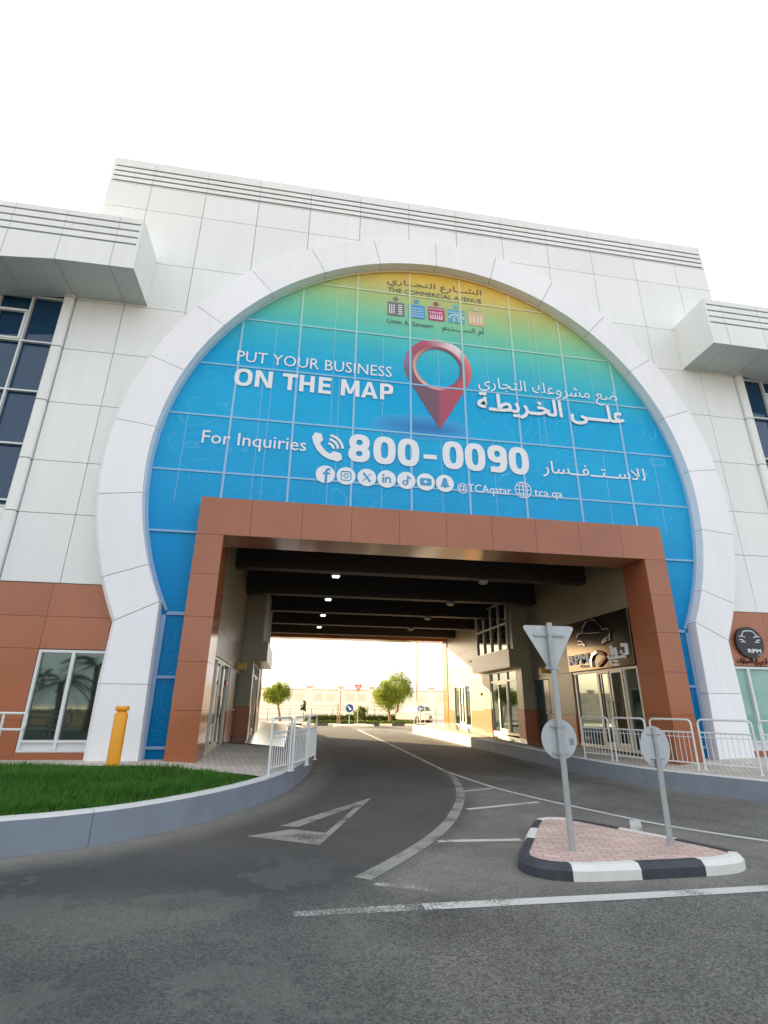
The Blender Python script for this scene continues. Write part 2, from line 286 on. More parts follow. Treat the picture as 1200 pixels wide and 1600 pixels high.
# ------------------------------------------------------------------ mesh helpers
ORG = {}
class MB:
    def __init__(s): s.v = []; s.f = []; s.c = []
    def add(s, vs, fs):
        b = len(s.v); s.v += [tuple(v) for v in vs]; s.f += [tuple(b + i for i in f) for f in fs]; return s
    def box(s, x0, x1, y0, y1, z0, z1):
        x0, x1 = min(x0, x1), max(x0, x1)
        return s.add([(x0, y0, z0), (x1, y0, z0), (x1, y1, z0), (x0, y1, z0), (x0, y0, z1), (x1, y0, z1), (x1, y1, z1), (x0, y1, z1)],
                     [(0, 3, 2, 1), (4, 5, 6, 7), (0, 1, 5, 4), (1, 2, 6, 5), (2, 3, 7, 6), (3, 0, 4, 7)])
    def bbox(s, x0, x1, y0, y1, z0, z1, r=.01):   # box with chamfered vertical and top edges (8-gon columns)
        x0, x1 = min(x0, x1), max(x0, x1)
        p = [(x0 + r, y0), (x1 - r, y0), (x1, y0 + r), (x1, y1 - r), (x1 - r, y1), (x0 + r, y1), (x0, y1 - r), (x0, y0 + r)]
        q = [(x0 + 2*r, y0 + r), (x1 - 2*r, y0 + r), (x1 - r, y0 + 2*r), (x1 - r, y1 - 2*r), (x1 - 2*r, y1 - r), (x0 + 2*r, y1 - r), (x0 + r, y1 - 2*r), (x0 + r, y0 + 2*r)]
        vs = [(*a, z0) for a in p] + [(*a, z1 - r) for a in p] + [(*a, z1) for a in q]
        fs = [tuple(range(7, -1, -1)), tuple(range(16, 24))]
        for L in (0, 8):
            fs += [(L + i, L + (i+1) % 8, L + 8 + (i+1) % 8, L + 8 + i) for i in range(8)]
        return s.add(vs, fs)
    def prism(s, poly, ax, a0, a1):    # poly of 2-D points extruded along axis ax ('x','y','z')
        def P(p, a): return {'x': (a, p[0], p[1]), 'y': (p[0], a, p[1]), 'z': (p[0], p[1], a)}[ax]
        n = len(poly)
        return s.add([P(p, a0) for p in poly] + [P(p, a1) for p in poly],
                     [tuple(range(n)), tuple(range(2*n - 1, n - 1, -1))] + [(i, i + n, (i+1) % n + n, (i+1) % n) for i in range(n)])
    def tube(s, path, r, n=8, closed=False, cap=True):
        P = [Vector(p) for p in path]; k = len(P); rr = r if isinstance(r, (list, tuple)) else [r]*k
        ring = []; up = None
        for i, p in enumerate(P):
            if closed: t = (P[(i+1) % k] - P[i-1])
            else: t = P[min(i+1, k-1)] - P[max(i-1, 0)]
            t.normalize()
            if up is None:
                up = Vector((0, 0, 1)) if abs(t.z) < .9 else Vector((1, 0, 0))
            u = (up - t*up.dot(t)); 
            if u.length < 1e-4: u = Vector((1, 0, 0)) - t*t.x
            u.normalize(); w = t.cross(u); up = u
            ring.append([p + (u*math.cos(2*math.pi*j/n) + w*math.sin(2*math.pi*j/n))*rr[i] for j in range(n)])
        vs = [q for g in ring for q in g]; fs = []
        for i in range(k if closed else k-1):
            a, b = i*n, ((i+1) % k)*n
            fs += [(a+j, a+(j+1) % n, b+(j+1) % n, b+j) for j in range(n)]
        if cap and not closed: fs += [tuple(range(n-1, -1, -1)), tuple((k-1)*n + j for j in range(n))]
        return s.add(vs, fs)
    def cyl(s, c0, c1, r0, r1=None, n=20):
        return s.tube([c0, c1], [r0, r0 if r1 is None else r1], n)
    def lathe(s, prof, c, n=24):       # prof (r,z)
        vs = []; fs = []
        for r, z in prof: vs += [(c[0] + r*math.cos(2*math.pi*j/n), c[1] + r*math.sin(2*math.pi*j/n), c[2] + z) for j in range(n)]
        for i in range(len(prof)-1): fs += [(i*n+j, i*n+(j+1) % n, (i+1)*n+(j+1) % n, (i+1)*n+j) for j in range(n)]
        fs += [tuple(range(n-1, -1, -1)), tuple((len(prof)-1)*n + j for j in range(n))]
        return s.add(vs, fs)
    def build(s, name, m, parent=None, label=None, smooth=False, kind=None, fix=True):
        me = bpy.data.meshes.new(name)
        vs = s.v
        mw = Matrix.Identity(4)
        if parent is not None and parent.name in ORG:
            mw = ORG[parent.name]; inv = mw.inverted(); vs = [tuple(inv @ Vector(v)) for v in vs]
        me.from_pydata(vs, [], s.f)
        if fix:
            bm = bmesh.new(); bm.from_mesh(me); bmesh.ops.recalc_face_normals(bm, faces=bm.faces); bm.to_mesh(me); bm.free()
        me.materials.append(m)
        if smooth:
            me.polygons.foreach_set('use_smooth', [True]*len(me.polygons))
            me.set_sharp_from_angle(angle=R(40))
        o = bpy.data.objects.new(name, me); COL.objects.link(o)
        if parent is not None: o.parent = parent; ORG[o.name] = mw
        if label: o['label'] = label
        if kind: o['kind'] = kind
        return o
def tag(o, label, cat, group=None):
    o['label'] = label; o['category'] = cat
    if group: o['group'] = group
    return o
def thing(name, label, cat, loc=(0, 0, 0), rz=0, group=None):
    o = bpy.data.objects.new(name, None); COL.objects.link(o); o.location = loc; o.rotation_euler = (0, 0, rz); o.empty_display_size = .3
    ORG[o.name] = Matrix.Translation(loc) @ Matrix.Rotation(rz, 4, 'Z')
    return tag(o, label, cat, group)
def struct(name, mb, m, parent=None, **k): return mb.build(name, m, parent, kind='structure', **k)
def dup(o, loc, rz, label, group=None):
    r = o.copy(); COL.objects.link(r); r.location = loc; r.rotation_euler = (0, 0, rz); r['label'] = label
    if group: r['group'] = group
    for ch in list(o.children):
        c = ch.copy(); COL.objects.link(c); c.parent = r
        for g2 in list(ch.children):
            d = g2.copy(); COL.objects.link(d); d.parent = c
    return r
def np_mesh(name, V, F, m, parent=None, kind=None):    # V (n,3), F (m,k) arrays
    me = bpy.data.meshes.new(name); k = F.shape[1]
    me.vertices.add(len(V)); me.vertices.foreach_set('co', V.astype(np.float32).ravel())
    me.loops.add(F.size); me.loops.foreach_set('vertex_index', F.astype(np.int32).ravel())
    me.polygons.add(len(F)); me.polygons.foreach_set('loop_start', np.arange(0, F.size, k, dtype=np.int32))
    me.update(calc_edges=True); me.validate(); me.materials.append(m)
    o = bpy.data.objects.new(name, me); COL.objects.link(o)
    if parent is not None:
        o.parent = parent
    if kind: o['kind'] = kind
    return o

# ------------------------------------------------------------------ ground
G = lambda y: .011*min(max(y, 0.0), 60.0)
def resample(pts, step):
    P = np.array(pts, float); d = np.r_[0, np.cumsum(np.hypot(*np.diff(P, axis=0).T))]; n = max(2, int(round(d[-1]/step)) + 1); t = np.linspace(0, d[-1], n)
    return np.c_[np.interp(t, d, P[:, 0]), np.interp(t, d, P[:, 1])]
def smooth(pts, it=3):
    P = [Vector(p) for p in pts]
    for _ in range(it):
        Q = [P[0]]
        for a, b in zip(P[:-1], P[1:]): Q += [a*.75 + b*.25, a*.25 + b*.75]
        P = Q + [P[-1]]
    return [tuple(p) for p in P]
KL = smooth([(-20, -6.6), (-13, -6.35), (-9.5, -5.95), (-7.05, -5.23), (-6.15, -4.73), (-5.57, -4.14), (-4.91, -3.22), (-4.24, -1.9), (-3.8, -.56), (-3.40, 1.2), (-3.07, 3.45), (-2.95, 6.2), (-2.95, 12), (-3.0, 19.0), (-3.5, 21.6), (-5.2, 24.0), (-8, 25.2), (-30, 25.6)])
KR = smooth([(24, -13.6), (16, -11.4), (10.5, -8.3), (7.9, -5.7), (6.6, -3.95), (5.92, -2.73), (5.34, -1.55), (4.83, -.43), (4.47, 1.5), (4.31, 4.05), (4.25, 6.6), (4.13, 9.7), (4.03, 12.5), (3.95, 15.5), (3.62, 20.2), (3.75, 21.6), (5.0, 22.6), (8, 23.2), (30, 23.4)])
KLr, KRr = resample(KL, .25), resample(KR, .25)
KLn, KRn = resample(KL, .1), resample(KR, .1)
def dist(P, L):
    P = np.atleast_2d(P); out = np.empty(len(P))
    for i in range(0, len(P), 4000):
        q = P[i:i+4000]; out[i:i+4000] = np.sqrt(((q[:, None, :] - L[None])**2).sum(2).min(1))
    return out
# one sheet of open ground out to the horizon
gx = [-900, -300, -100, 100, 300, 900]; gy = [-900, -300, -60, 0, 10, 20, 30, 45, 60, 120, 400, 1200]
V = np.array([(x, y, G(y) - .012) for y in gy for x in gx]); nx = len(gx)
F = np.array([(j*nx+i, j*nx+i+1, (j+1)*nx+i+1, (j+1)*nx+i) for j in range(len(gy)-1) for i in range(nx-1)])
ground = np_mesh('ground', V, F, M['sand'], kind='structure')
# asphalt sheet, finely divided near the camera so that its wear can be stored on it
xs = np.r_[np.array([-90, -60, -40, -25, -18]), np.arange(-14, 14.01, .2), np.array([18, 25, 40, 60, 90])]
ys = np.r_[np.array([-70, -45, -30, -22]), np.arange(-16, 26.01, .2), np.array([27, 28, 29, 30.1])]
XX, YY = np.meshgrid(xs, ys); nx, ny = len(xs), len(ys)
V = np.c_[XX.ravel(), YY.ravel(), .011*np.clip(YY.ravel(), 0, 60)]
ii, jj = np.meshgrid(np.arange(nx-1), np.arange(ny-1)); a = (jj*nx + ii).ravel()
road = np_mesh('road', V, np.c_[a, a+1, a+nx+1, a+nx], M['asphalt'], kind='structure')
P2 = V[:, :2]
dl = dist(P2, KLr)
dr = dist(P2, KRr)
sm = lambda t: np.clip(t, 0, 1)**2*(3 - 2*np.clip(t, 0, 1))
dust = .95*sm(1 - dl/.95) + .75*sm(1 - dr/.8)
CURVE_R = [(-2.79, -6.55), (-2.39, -6.06), (-1.85, -5.3), (-1.31, -4.41), (-.63, -2.96), (-.06, -1.41), (.38, .22), (.62, 1.87), (.70, 3.0)]
cx_ = np.interp(P2[:, 1], [c[1] for c in CURVE_R] + [30], [c[0] for c in CURVE_R] + [.7])
lane = sm((cx_ - P2[:, 0] + .1)/.5)*sm((P2[:, 1] + 7.6)/1.3)*sm((P2[:, 0] + 9)/3)
lane = np.maximum(lane, .75*sm((P2[:, 1] - .5 - .2*np.abs(P2[:, 0]))/3)*sm((22 - P2[:, 1])/6))  # darker road through the passage, easing off towards its far end
lane = np.maximum(lane, .62*sm((-8.0 - P2[:, 1])/2.6))
rl_ = np.interp(P2[:, 1], [-7.2, -5.55, -4.53, -2.62, -.2, 3.0], [4.6, 3.08, 2.36, 1.67, 1.02, .7])
dust = dust + .42*sm((P2[:, 0] - cx_ - .05)/.35)*sm((P2[:, 1] + 7.4)/.5)*sm((rl_ - P2[:, 0])/.35)*sm((3 - P2[:, 1])/2)
patch = sm((-1.9 - P2[:, 0])/2.2)*sm((-5.0 - P2[:, 1])/1.2)
for nm, arr in (('dust', dust), ('lane', lane), ('patch', patch)):
    at = road.data.attributes.new(nm, 'FLOAT', 'POINT'); at.data.foreach_set('value', arr.astype(np.float32))

def pave_z(P, L):      # raised 0.42 m at the kerb, climbing another 0.2 m to the building
    d = dist(P, L); return .42 + .011*np.clip(P[:, 1], 0, 60) + .2*np.clip((d - .18)/2.1, 0, 1)
def fill(poly, step, zf, name, m, kind='structure'):
    poly = resample(list(poly) + [poly[0]], step)[:-1]
    lo, hi = poly.min(0), poly.max(0)
    gxs, gys = np.meshgrid(np.arange(lo[0] + step/2, hi[0], step), np.arange(lo[1] + step/2, hi[1], step)); q = np.c_[gxs.ravel(), gys.ravel()]
    q = q[inside(q, poly)]; q = q[dist(q, poly) > step*.4]
    n = len(poly); co = [Vector(p) for p in np.r_[poly, q]]
    r = delaunay_2d_cdt(co, [(i, (i+1) % n) for i in range(n)], [list(range(n))], 1, 1e-5)
    V2 = np.array([tuple(v) for v in r[0]]); z = zf(V2)
    return np_mesh(name, np.c_[V2, z], np.array([f for f in r[2] if len(f) == 3]), m, kind=kind)
def inside(q, poly):
    x, y = q[:, 0], q[:, 1]; c = np.zeros(len(q), bool); n = len(poly)
    for i in range(n):
        x0, y0 = poly[i]; x1, y1 = poly[(i+1) % n]
        t = ((y0 > y) != (y1 > y)) & (x < (x1 - x0)*(y - y0)/(y1 - y0 + 1e-12) + x0); c ^= t
    return c
def offset(L, d):
    L = np.array(L); t = np.gradient(L, axis=0); t /= np.hypot(*t.T)[:, None] + 1e-9
    return L + np.c_[-t[:, 1], t[:, 0]]*d
KLi = offset(KLr, .2); KRi = offset(KRr, -.2)
iL0 = np.argmin(np.hypot(KLi[:, 0] + 17, KLi[:, 1] + 6.4)); iL1 = np.argmin(np.hypot(KLi[:, 0] + 14, KLi[:, 1] - 25.5))
iR0 = np.argmin(np.hypot(KRi[:, 0] - 14, KRi[:, 1] + 10.4)); iR1 = np.argmin(np.hypot(KRi[:, 0] - 14, KRi[:, 1] - 23.4))
GRASS_BACK = [(-4.12, -1.34), (-4.7, -1.28), (-5.6, -1.3), (-7.2, -1.25), (-17, -1.25)]
# left pavement: everything inside the kerb behind the planter
iG = np.argmin(np.hypot(KLi[:, 0] + 4.06, KLi[:, 1] + 1.36))
polyL = [tuple(p) for p in KLi[iG:iL1]] + [(-14, 22), (-14, 21.02), (-5.75, 21.02), (-5.75, .03), (-17, .03), (-17, -1.25)] + GRASS_BACK[-2::-1]
fill(polyL, .45, lambda P: pave_z(P, KLr), 'pavement', M['paver'])
polyG = [tuple(p) for p in KLi[iL0:iG+1]] + GRASS_BACK
soil = fill(polyG, .4, lambda P: pave_z(P, KLr) - .10, 'planting_bed', M['soil'])
polyR = [tuple(p) for p in KRi[iR0:iR1]] + [(14, 21.02), (5.75, 21.02), (5.75, .03), (17, .03), (17, -9)]
fill(polyR, .45, lambda P: pave_z(P, KRr), 'pavement', M['paver'])
# polished tiles in front of the shops inside the passage, a thin step above the paving
def tile_strip(s):
    mb = MB(); x0, x1 = (3.9, 5.72) if s < 0 else (4.62, 5.72)
    for k in range(16):
        y = 4.4 + k
        for q in range(3):
            a = x0 + (x1 - x0)*q/3; b = x0 + (x1 - x0)*(q+1)/3
            if s < 0: zz = [float(pave_z(np.array([[s*p, yy]]), KLr)[0]) for p, yy in ((a, y), (b, y), (b, y+1), (a, y+1))]
            else: zz = [float(pave_z(np.array([[s*p, yy]]), KRr)[0]) for p, yy in ((a, y), (b, y), (b, y+1), (a, y+1))]
            mb.add([(s*(a+.004), y+.004, zz[0]+.03), (s*(b-.004), y+.004, zz[1]+.03), (s*(b-.004), y+.996, zz[2]+.03), (s*(a+.004), y+.996, zz[3]+.03)], [(0, 1, 2, 3)])
    # front nosing
    zn = float(pave_z(np.array([[s*x0, 4.4]]), KLr if s < 0 else KRr)[0])
    mb.box(s*x0, s*x1, 4.37, 4.396, zn - .03, zn + .03)
    struct('tiled_floor', mb, M['tile'])
for s in (-1, 1): tile_strip(s)

def kerb(L, side, name):
    L = np.array(L); I = offset(L, .2*side); bev = offset(L, .025*side)
    gapmod = 14
    face, top = MB(), MB()
    for i in range(len(L)-1):
        a, b = L[i], L[i+1]; t = (b - a)
        sh = .006/np.hypot(*t) if True else 0
        s0 = sh if i % gapmod == 0 else 0
        a = a + t*s0; ia = I[i] + (I[i+1] - I[i])*s0; ba = bev[i] + (bev[i+1] - bev[i])*s0; ib = I[i+1]; bb = bev[i+1]
        za, zb = G(a[1]), G(b[1]); zt0, zt1 = .42 + za, .42 + zb
        face.add([(*a, za-.03), (*b, zb-.03), (*b, zt1-.03), (*a, zt0-.03)], [(0, 1, 2, 3)])
        top.add([(*a, zt0-.03), (*b, zt1-.03), (*bb, zt1), (*ba, zt0)], [(0, 1, 2, 3)])
        top.add([(*ba, zt0), (*bb, zt1), (*ib, zt1), (*ia, zt0)], [(0, 1, 2, 3)])
        top.add([(*ia, zt0), (*ib, zt1), (*ib, zt1-.12), (*ia, zt0-.12)], [(0, 1, 2, 3)])
    o = struct(name, face, M['kerb']); 
    t_ = top.build('coping', M['kerbtop'], o)
    core = MB(); A = offset(L, .015*side)
    for i in range(len(L)-1):
        core.add([(*A[i], -.03 + G(A[i][1])), (*A[i+1], -.03 + G(A[i+1][1])), (*A[i+1], .385 + G(A[i+1][1])), (*A[i], .385 + G(A[i][1]))], [(0, 1, 2, 3)])
    core.build('expansion_joint', M['joint'], o)
    return o
kerb(KLr, 1, 'kerb'); kerb(KRr, -1, 'kerb')

# ------------------------------------------------------------------ road markings (sheets 4 mm above the road)
def stripe(mb, Lp, w0, w1=None, step=.3, dz=.004):
    P = resample(Lp, step); n = len(P); w1 = w0 if w1 is None else w1
    t = np.gradient(P, axis=0); t /= np.hypot(*t.T)[:, None]; nn = np.c_[-t[:, 1], t[:, 0]]
    w = np.linspace(w0, w1, n)[:, None]/2; A, B = P + nn*w, P - nn*w
    vs = [(*p, G(p[1]) + dz) for p in A] + [(*p, G(p[1]) + dz) for p in B]
    mb.add(vs, [(i, i+1, n+i+1, n+i) for i in range(n-1)])
mk = MB(); stripe(mk, smooth([(-2.86, -6.53), (-2.38, -5.9), (-1.78, -5.03), (-1.17, -3.95), (-.48, -2.3), (.02, -.8), (.42, .8), (.64, 2.2), (.70, 3.2)]), .21, .15)
struct('edge_line', mk, M['paint_worn'])
mk = MB(); stripe(mk, smooth([(.70, 3.0), (.76, 2.2), (1.02, -.2), (1.40, -1.8), (1.67, -2.62), (2.06, -3.81), (2.36, -4.53), (3.08, -5.55), (4.6, -7.2)]), .11, .12)
struct('edge_line', mk, M['paint'])
mk = MB(); stripe(mk, [(.70, 3.1), (.71, 5.2), (.76, 10.7), (.70, 18), (.66, 24.2)], .12)
struct('centre_line', mk, M['paint'])
mk = MB()
for a, b, w in (((.16, -.6), (.95, -.22), .11), ((-.46, -2.72), (1.22, -2.1), .14), ((-1.62, -5.0), (-.42, -5.05), .13)): stripe(mk, [a, b], w)
struct('hatching_line', mk, M['paint'])
mk = MB(); stripe(mk, [(-2.4, -7.44), (-.18, -7.42), (1.32, -7.38), (7, -7.2)], .17); struct('stop_line', mk, M['paint'])
mk = MB(); stripe(mk, [(-3.6, -7.47), (-2.405, -7.44)], .12, .17); struct('stop_line', mk, M['paint_faint'])
mk = MB(); stripe(mk, smooth([(-2.75, -6.72), (-2.4, -6.86), (-2.1, -7.0)]), .10, .2); struct('scuff_mark', mk, M['paint_faint'])
mk = MB(); stripe(mk, [(2.05, -3.98), (1.62, -4.68)], .17); struct('scuff_mark', mk, M['paint'])
mk = MB()
o_ = [(-4.25, -4.41), (-3.25, -5.03), (-2.02, -1.28)]; i_ = [(-3.62, -4.02), (-3.13, -4.33), (-2.42, -2.15)]
o_ += [tuple(o_[2][q] + .80*(o_[0][q] - o_[2][q]) for q in (0, 1))]; i_ += [tuple(i_[2][q] + .92*(i_[0][q] - i_[2][q]) for q in (0, 1))]
for k in range(3):
    a, b = o_[k], o_[k+1]; c, d = i_[k+1], i_[k]
    mk.add([(*a, .004), (*b, .004), (*c, .004), (*d, .004)], [(0, 1, 2, 3)])
struct('give_way_triangle', mk, M['paint_worn'])

# ------------------------------------------------------------------ the building
RI, RO, CZ = 7.83, 8.83, 7.56
bld = thing('commercial_building', 'large white panelled commercial building with round arch over its drive-through passage', 'building', (0, 0, .3))
jx = [-10.65, -9.35, -7.65, -5.95, -4.25, -2.55, -.85, .85, 2.55, 4.25, 5.95, 7.65, 9.35, 10.65]
jz = [4.40, 6.12, 7.53, 9.23, 10.93, 12.63, 14.33, 16.43, 17.46]
g = .008
mb = MB()
def panel(x0, x1, z0, z1, y=.02): mb.box(x0 + g, x1 - g, y, y + .04, z0 + g, z1 - g)
for i in range(len(jx)-1):
    for k in range(len(jz)-1):
        x0, x1, z0, z1 = jx[i], jx[i+1], jz[k], jz[k+1]
        if max(abs(x0), abs(x1)) < 6 and z1 < 6.2: continue
        if all(math.hypot(x, z - CZ) < 7.6 for x in (x0, x1) for z in (z0, z1)): continue
        panel(x0, x1, z0, z1)
mb.build('wall_cladding', M['white_panel'], bld)
# parapet: flush bands between four shadow grooves
mb = MB(); zs = [17.46, 17.52, 17.70, 17.74, 17.92, 17.96, 18.14, 18.18]
lo = [17.53, 17.75, 17.97, 18.19]; 
edges = [(17.46, 17.49)] + [(17.555, 17.705), (17.77, 17.92), (17.985, 18.135), (18.20, 18.52)]
for i in range(len(jx)-1):
    for z0, z1 in edges: mb.box(jx[i] + .005, jx[i+1] - .005, .01, .05, z0, z1)
for s in (-1, 1): mb.box(s*10.57, s*10.648, .012, .05, 17.49, 18.20)
mb.build('parapet', M['white_panel'], bld)
mb = MB()   # backing behind the joints
for x0, x1, z0, z1 in ((-10.63, -6.1, 2.89, 18.5), (6.1, 10.63, 2.89, 18.5), (-6.1, 6.1, 6.3, 18.5), (-10.63, -9.48, .35, 2.888), (9.48, 10.63, .35, 2.888), (-6.94, -6.1, .35, 2.888), (6.1, 6.94, .35, 2.888)): mb.box(x0, x1, .062, .35, z0, z1)
mb.build('joint_backing', M['joint'], bld)
# red base cladding
mb = MB()
for s in (-1, 1):
    mb = MB()
    for k, (a, b) in enumerate(((6.9, 8.06), (8.06, 9.47))):
        mb.box(s*(a+.004), s*(b-.004), .02, .058, 2.9, 3.62); mb.box(s*(a+.004), s*(b-.004), .02, .058, 3.628, 4.39)
    for a, b in ((9.47, 10.9), (10.9, 12.4), (12.4, 14), (14, 16), (16, 20)):
        for z0, z1 in ((.4, 1.4), (1.4, 2.9), (2.9, 3.62), (3.62, 4.39)): mb.box(s*(a+.004), s*(b-.004), .02, .058, z0+.004, z1-.004)
    mb.box(s*6.9, s*9.466, -.04, .058, .4, .755)
    mb.build('red_base_cladding', M['red_panel'], bld)
# ground floor shop windows
for s in (-1, 1):
    mb = MB(); xo, xi = 9.46, 6.95
    mb.box(s*(xo-.06), s*xo, .03, .12, .76, 2.88); mb.box(s*xi, s*(xo-.06), .03, .12, 2.82, 2.88); mb.box(s*xi, s*(xo-.06), .03, .12, .76, .80); mb.box(s*xi, s*(xo-.06), .03, .12, .95, 1.0)
    for xm in ((8.72,) if s < 0 else (8.62,)): mb.box(s*(xm-.035), s*(xm+.035), .025, .12, .801, 2.819)
    w = mb.build('shop_window', M['frame'], bld)
    MB().box(s*xi, s*(xo-.06), .1, .115, 1.0, 2.82).build('pane', M['glass'] if s < 0 else M['glass_pale'], w)
    MB().box(s*xi, s*(xo-.06), .085, .1, .80, .95).build('kick_panel', M['frame'], w)
# wings beyond the centre block
for s in (-1, 1):
    mb = MB()
    for z0, z1 in ((4.40, 6.12), (6.12, 7.53), (7.53, 9.23), (9.23, 10.93), (10.93, 12.63), (12.63, 12.85)):
        mb.bbox(s*10.67, s*10.93, -.10, .25, z0 + .006, z1 - .006, .03)
    mb.build('window_surround', M['white_panel'], bld)
    for z0_, z1_ in ((4.40, 6.2), (12.85, 14.3)):
        mb = MB()
        for a, b in ((10.95, 13), (13, 16), (16, 20)): mb.box(s*(a+.006), s*(b-.006), .02, .06, z0_, z1_)
        mb.build('wall_cladding', M['white_panel'], bld)
    mb = MB(); bars_x = [10.96, 11.78, 12.62, 13.5, 14.4, 15.3, 17, 18.5]; bars_z = [6.25, 6.42, 7.96, 9.52, 11.08, 12.60, 12.83]
    for x in bars_x: mb.box(s*(x-.022), s*(x+.022), .04, .14, 6.2, 12.85)
    for z in bars_z: mb.box(s*10.9, s*19, .046, .13, z-.022, z+.022)
    for (a, b) in ((11.81, 12.59), (13.53, 14.37)):
        mb.box(s*a, s*b, .02, .10, 12.02, 12.10); mb.box(s*a, s*b, .02, .11, 11.10, 11.16); mb.box(s*a, s*(a+.06), .02, .11, 11.16, 12.0); mb.box(s*(b-.06), s*b, .02, .11, 11.16, 12.0)
    w = mb.build('curtain_window', M['frame'], bld)
    MB().box(s*10.9, s*19, .15, .17, 6.2, 12.85).build('pane', M['glass_blue'], w)
    # canopy slab with grooved fascia and slightly bowed underside
    fx = [8.73, 9.35, 10.70, 12.0, 13.3, 15.0, 17.0, 20.0]; fb = [12.70, 12.70, 12.69, 12.56, 12.40, 12.3, 12.25, 12.25]
    cv = MB(); sf = MB(); dk = MB()
    gz = [13.50, 13.74, 13.98, 14.22]
    for i in range(len(fx)-1):
        a, b = fx[i] + (0 if i == 0 else .005), fx[i+1] - .005
        cv.add([(s*a, -1.4, fb[i]), (s*b, -1.4, fb[i+1]), (s*b, -1.4, gz[0]), (s*a, -1.4, gz[0])], [(0, 1, 2, 3)])
        cv.add([(s*a, -1.34, gz[0]), (s*b, -1.34, gz[0]), (s*b, -1.4, gz[0]), (s*a, -1.4, gz[0])], [(0, 1, 2, 3)])
        for k in range(4):
            z0 = gz[k] + .06; z1 = gz[k+1] if k < 3 else 14.46
            cv.box(s*a, s*b, -1.4, -1.33, z0, z1)
        sf.add([(s*a, -1.398, fb[i]), (s*b, -1.398, fb[i+1]), (s*b, .018, fb[i+1] - .0), (s*a, .018, fb[i])], [(0, 1, 2, 3)])
    cv.box(s*8.732, s*8.80, -1.398, -1.31, 13.45, 14.44)
    cv.add([(s*8.728, -1.4, 12.70), (s*8.728, .018, 12.70), (s*8.728, .018, 14.46), (s*8.728, -1.4, 14.46)], [(0, 1, 2, 3)])
    cv.add([(s*8.73, -1.4, 14.46), (s*20, -1.4, 14.46), (s*20, .018, 14.46), (s*8.73, .018, 14.46)], [(0, 1, 2, 3)])
    dk.box(s*8.8, s*20, -1.325, -.2, 12.78, 14.40)
    c_ = cv.build('canopy', M['white_panel'], bld, fix=False)
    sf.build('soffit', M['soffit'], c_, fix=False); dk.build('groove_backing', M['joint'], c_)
# round arch: panels swept round a keyhole outline
def arch_section(pi0, po0, pi1, po1, mbf, n=1):
    """one cladding panel between two joint lines; p = functions of t giving inner / outer points"""
    pass
ar = MB(); bk = MB(); trim = MB()
da = 13.75; j0 = 90.1 - 13.75*8.53
angs = [-27.1] + [a for a in [90.1 - da*k for k in range(8, -9, -1)] if -26 < a < 206] + [207.1]
yf, yb = -.35, .02
def sect(I, O, O2, shrink_first=True):
    """I/O/O2 lists of (x,z): inner edge, outer edge, outer lip"""
    n = len(I)
    vs = []
    for k in range(n):
        vs += [(I[k][0], .0, I[k][1]), (I[k][0], yf, I[k][1]), (O[k][0], yf, O[k][1]), (O2[k][0], -.25, O2[k][1]), (O2[k][0], yb, O2[k][1])]
    fs = [(5*k+j, 5*k+j+1, 5*k+5+j+1, 5*k+5+j) for k in range(n-1) for j in range(4)]
    fs += [(0, 1, 2, 3, 4), tuple(5*(n-1) + j for j in (4, 3, 2, 1, 0))]
    return vs, fs
pol = lambda r, a: (r*math.cos(R(a)), CZ + r*math.sin(R(a)))
for a0, a1 in zip(angs[:-1], angs[1:]):
    ga = .05; n = max(2, int((a1 - a0)/1.4) + 1); T = np.linspace(a0 + ga, a1 - ga, n)
    ar.add(*sect([pol(RI, t) for t in T], [pol(RO, t) for t in T], [pol(RO + .09, t) for t in T]))
    T = np.linspace(a0, a1, n)
    bk.add(*sect([pol(RI + .02, t) for t in T], [pol(RO - .02, t) for t in T], [pol(RO + .06, t) for t in T]))
bk.v = [(x, y + (.02 if y < -.1 else 0), z) for x, y, z in bk.v]
for s in (-1, 1):
    ki = pol(RI, -27.1); ko = pol(RO, -27.1); k2 = pol(RO + .09, -27.1)
    for (zi0, zo0, zi1, zo1) in ((.35, .35, 2.15, 2.15), (2.16, 2.16, ki[1] - .01, ko[1] - .01)):
        ar.add(*sect([(s*(6.88 if zi0 < 1 else 6.93), zi0), (s*(6.93 if zi1 < 3 else ki[0]), zi1)], [(s*7.9, zo0), (s*(7.9 if zo1 < 3 else ko[0]), zo1)], [(s*8.0, zo0), (s*(8.0 if zo1 < 3 else k2[0]), zo1 if zo1 < 3 else k2[1])]))
    bk.add([(s*7.0, -.33, .35), (s*7.86, -.33, .35), (s*7.84, -.33, 3.45), (s*7.02, -.33, 3.7)], [(0, 1, 2, 3)])
ar_o = ar.build('arch_surround', M['arch_white'], bld, smooth=True)
bk.build('joint_backing', M['joint'], ar_o)
# portal of polished granite, front and rear
def portal(y0, y1, zf):
    mb = MB(); core = MB(); gg = .004
    zc = [zf, 1.62, 2.66, 3.67, 4.68, 5.68]
    for s in (-1, 1):
        for a, b in zip(zc[:-1], zc[1:]): mb.box(s*5.70, s*6.35, y0, y1, a + gg, b - gg)
        core.box(s*5.71, s*6.34, y0 + .01, y1 - .01, zf, 5.7)
    hx = [-6.35, -5.08, -3.81, -2.54, -1.27, 0, 1.27, 2.54, 3.81, 5.08, 6.35]
    for a, b in zip(hx[:-1], hx[1:]): mb.box(a + gg, b - gg, y0, y1, 5.68 + gg, 6.66)
    core.box(-6.34, 6.34, y0 + .01, y1 - .01, 5.69, 6.64)
    o = mb.build('portal_frame', M['granite'], bld); core.build('joint_backing', M['granite_dark'], o); return o
portal(-.43, .65, .35); portal(19.95, 21.02, .5)
